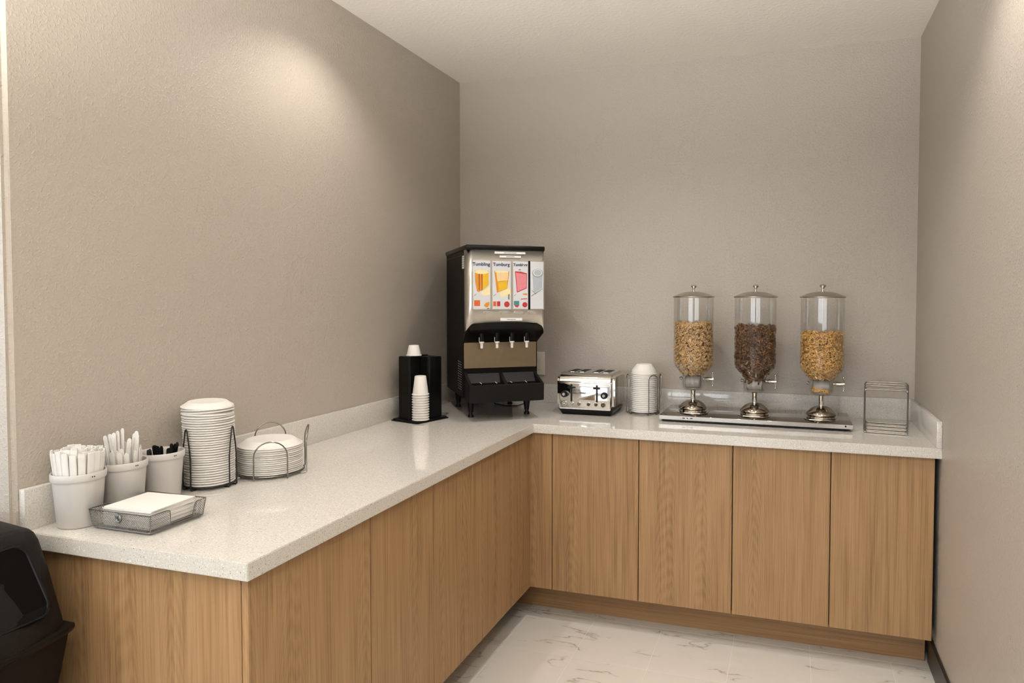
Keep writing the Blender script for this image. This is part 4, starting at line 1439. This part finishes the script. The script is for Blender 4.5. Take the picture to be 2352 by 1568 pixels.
# rim wire dipping round the cut-outs
def rim_side(nx):
    f = side_pt(nx, 0)
    Hh = hz - zb
    return [f(0, Hh), f(cut0 - 0.010, Hh), f(cut0 - 0.002, Hh - 0.003), f(cut0, Hh - 0.010), f(cut0 + 0.002, 0.010), f(cut1 - 0.002, 0.010), f(cut1, Hh - 0.010), f(cut1 + 0.002, Hh - 0.003), f(cut1 + 0.010, Hh), f(2 * ay_, Hh)]
rim = rim_side(1) + rim_side(-1)[::-1]
obj('rim_wire', tube(bmesh.new(), rim, 0.0013, 6, True), 'wire_dark', mt)
pts = [(x, y, zb - 0.0005) for x, y in rrect(-ax_ * fx, ax_ * fx, -ay_ * fx, ay_ * fx, 0.006, 3)]
obj('base_wire', tube(bmesh.new(), pts, 0.0018, 6, True), 'wire_dark', mt)
for sx in (-1, 1):
    for sy in (-1, 1):
        obj('corner_post', tube(bmesh.new(), [(sx * ax_ * fx, sy * ay_ * fx, zb), (sx * ax_, sy * ay_, hz)], 0.0012, 6), 'wire_dark', mt)
        obj('foot', lathe(bmesh.new(), [(0.0, 0.0004), (0.003, 0.0004), (0.003, 0.0055), (0.0, 0.0055)], 10, sx * ax_ * 0.85, sy * ay_ * 0.85), 'wire_dark', mt)
for ny in (-1, 1):
    f = side_pt(0, ny)
    c = Vector(f(ax_ * 0.98, 0.029)) + Vector((0, ny * 0.001, 0))
    bm = bmesh.new()
    ring = [(c.x + 0.0068 * math.cos(a), c.y, c.z + 0.0080 * math.sin(a)) for a in [2 * PI * i / 20 for i in range(20)]]
    tube(bm, ring, 0.0034, 8, True)
    tube(bm, [(c.x - 0.006, c.y, c.z + 0.001), (c.x - 0.012, c.y, c.z + 0.001), (c.x - 0.0135, c.y, c.z + 0.006)], 0.0009, 6)
    tube(bm, [(c.x + 0.005, c.y, c.z + 0.005), (c.x + 0.010, c.y, c.z + 0.010), (c.x + 0.014, c.y, c.z + 0.011)], 0.0009, 6)
    tube(bm, [(c.x - 0.002, c.y, c.z + 0.007), (c.x - 0.001, c.y, c.z + 0.014)], 0.0016, 6)
    obj('badge', bm, 'wire_dark', mt)['label'] = 'small round metal badge'

bm = bmesh.new()
prism(bm, rrect(-0.076, 0.076, -0.067, 0.067, 0.003, 2), 'z', 0.0, 0.0026)
bmesh.ops.recalc_face_normals(bm, faces=bm.faces[:])
nap_me = mesh_of(bm, 'napkin', True, 40, 'napkin')
NN = 16
for k in range(NN):
    o = obj('paper_napkin', nap_me, None)
    top = max(0, k - 7) / 9
    z = CT + 0.0085 + k * 0.0030
    o.location = (0.253 + random.uniform(-.0018, .0018), -2.2525 + random.uniform(-.0018, .0018) - 0.003, z)
    o.rotation_euler = (0, 0, R(random.uniform(-1.6, 1.6)) + R(2.5 * top))
    lab = 'white paper napkin, %s of the pile in the wire mesh tray' % rank(k, NN)
    tag(o, lab, 'napkin', 'napkins in the mesh tray')

# ------------------------------------------------------------------ waste bin at the end of the counter
wb = thing('waste_bin', 'dark brown plastic waste bin with swing door beside the counter end', 'waste bin', (0.0, -2.70, 0.0))
YB0, YB1 = -0.255, 0.245


def bin_loft(rows, ys, fronts):
    """rows: list of (x, z) from top centre down; fronts(yfrac) scales; mirrored to a closed hull"""
    bm = bmesh.new()
    grid = []
    for yf_ in ys:
        grid.append([bm.verts.new(fronts(x, z, yf_)) for x, z in rows])
    for A, B in zip(grid, grid[1:]):
        for i in range(len(rows) - 1):
            bm.faces.new((A[i], B[i], B[i + 1], A[i + 1]))
    bm.faces.new(grid[0])
    bm.faces.new(grid[-1][::-1])
    return bm


lid_rows = [(-0.250, 0.742), (-0.235, 0.80), (-0.16, 0.945), (-0.14, 0.955), (0.0, 0.968), (0.125, 0.957), (0.142, 0.951), (0.158, 0.935), (0.190, 0.87), (0.218, 0.80), (0.238, 0.752), (0.240, 0.742)]
ysl = [-1.0, -0.96, -0.85, -0.5, 0.0, 0.5, 0.85, 0.96, 1.0]
def lid_pt(x, z, f):
    e = max(0, abs(f) - 0.80) / 0.20
    k = 1.0 + 0.16 * (1 - f * f) * (max(0, 0.96 - z) / 0.2) * (1 if x > 0 else 0)
    sh = 1.0 - 0.10 * e * e
    zz = 0.742 + (z - 0.742) * (1.0 - 0.04 * e * e) + 0.012 * (1 - f * f) * (1 if z > 0.94 else 0)
    return (x * k * sh, (YB0 + YB1) / 2 + f * (YB1 - YB0) / 2, zz)
ld = obj('lid', bin_loft(lid_rows, ysl, lid_pt), 'brown_black', wb, True, 30)
# rim between lid and body
rim_rows = [(-0.262, 0.728), (-0.262, 0.743), (0.254, 0.743), (0.256, 0.736), (0.252, 0.728)]
def rim_pt(x, z, f):
    e = max(0, abs(f) - 0.85) / 0.15
    k = 1.0 + 0.12 * (1 - f * f) * (1 if x > 0 else 0)
    return (x * k * (1 - 0.03 * e * e), (YB0 + YB1) / 2 + f * ((YB1 - YB0) / 2 + 0.004), z)
obj('rim', bin_loft(rim_rows, ysl, rim_pt), 'brown_black', wb, True, 30)
body_rows = [(-0.21, 0.0), (-0.245, 0.729), (0.238, 0.729), (0.197, 0.55), (0.17, 0.0)]
def body_pt(x, z, f):
    k = 1.0 + 0.14 * (1 - f * f) * (1 if x > 0 else 0)
    sy = 0.86 + 0.13 * z / 0.73
    return (x * k, (YB0 + YB1) / 2 + f * (YB1 - YB0) / 2 * sy, z + 0.0)
obj('body', bin_loft(body_rows, ysl, body_pt), 'brown_black', wb, True, 30)
# swing door set into the sloping face
def face_pt(yv, s, off):
    """s: 0 top .. 1 bottom of the sloping face; returns a point pushed out by off"""
    f = (yv - (YB0 + YB1) / 2) / ((YB1 - YB0) / 2)
    top = Vector(lid_pt(0.158, 0.935, f))
    bot = Vector(lid_pt(0.218, 0.80, f))
    p = top + (bot - top) * s
    n = Vector((0.9, 0, 0.40)).normalized()
    return p + n * off


dp = rrect(-0.205, 0.195, 0.02, 1.10, 0.0, 1)
door_plan = []
ry, rs = 0.03, 0.18
for (cy_, cs_, a0) in ((0.203 - ry, 1.12 - rs, 0), (-0.205 + ry, 1.12 - rs, PI / 2), (-0.205 + ry, 0.02 + rs, PI), (0.197 - ry, 0.02 + rs, 1.5 * PI)):
    for q in range(6):
        a = a0 + PI / 2 * q / 5
        door_plan.append((cy_ + ry * math.cos(a), cs_ + rs * math.sin(a)))
bm = bmesh.new()
A = [bm.verts.new(face_pt(y, s, 0.0065)) for y, s in door_plan]
B = [bm.verts.new(face_pt(y, s, -0.01)) for y, s in door_plan]
bm.faces.new(A)
bm.faces.new(B[::-1])
for i in range(len(A)):
    j = (i + 1) % len(A)
    bm.faces.new((A[i], B[i], B[j], A[j]))
obj('swing_door', bm, 'door_black', wb, False)
obj('door_groove', tube(bmesh.new(), [face_pt(y, s, 0.006) for y, s in door_plan], 0.0035, 6, True), 'black', wb)
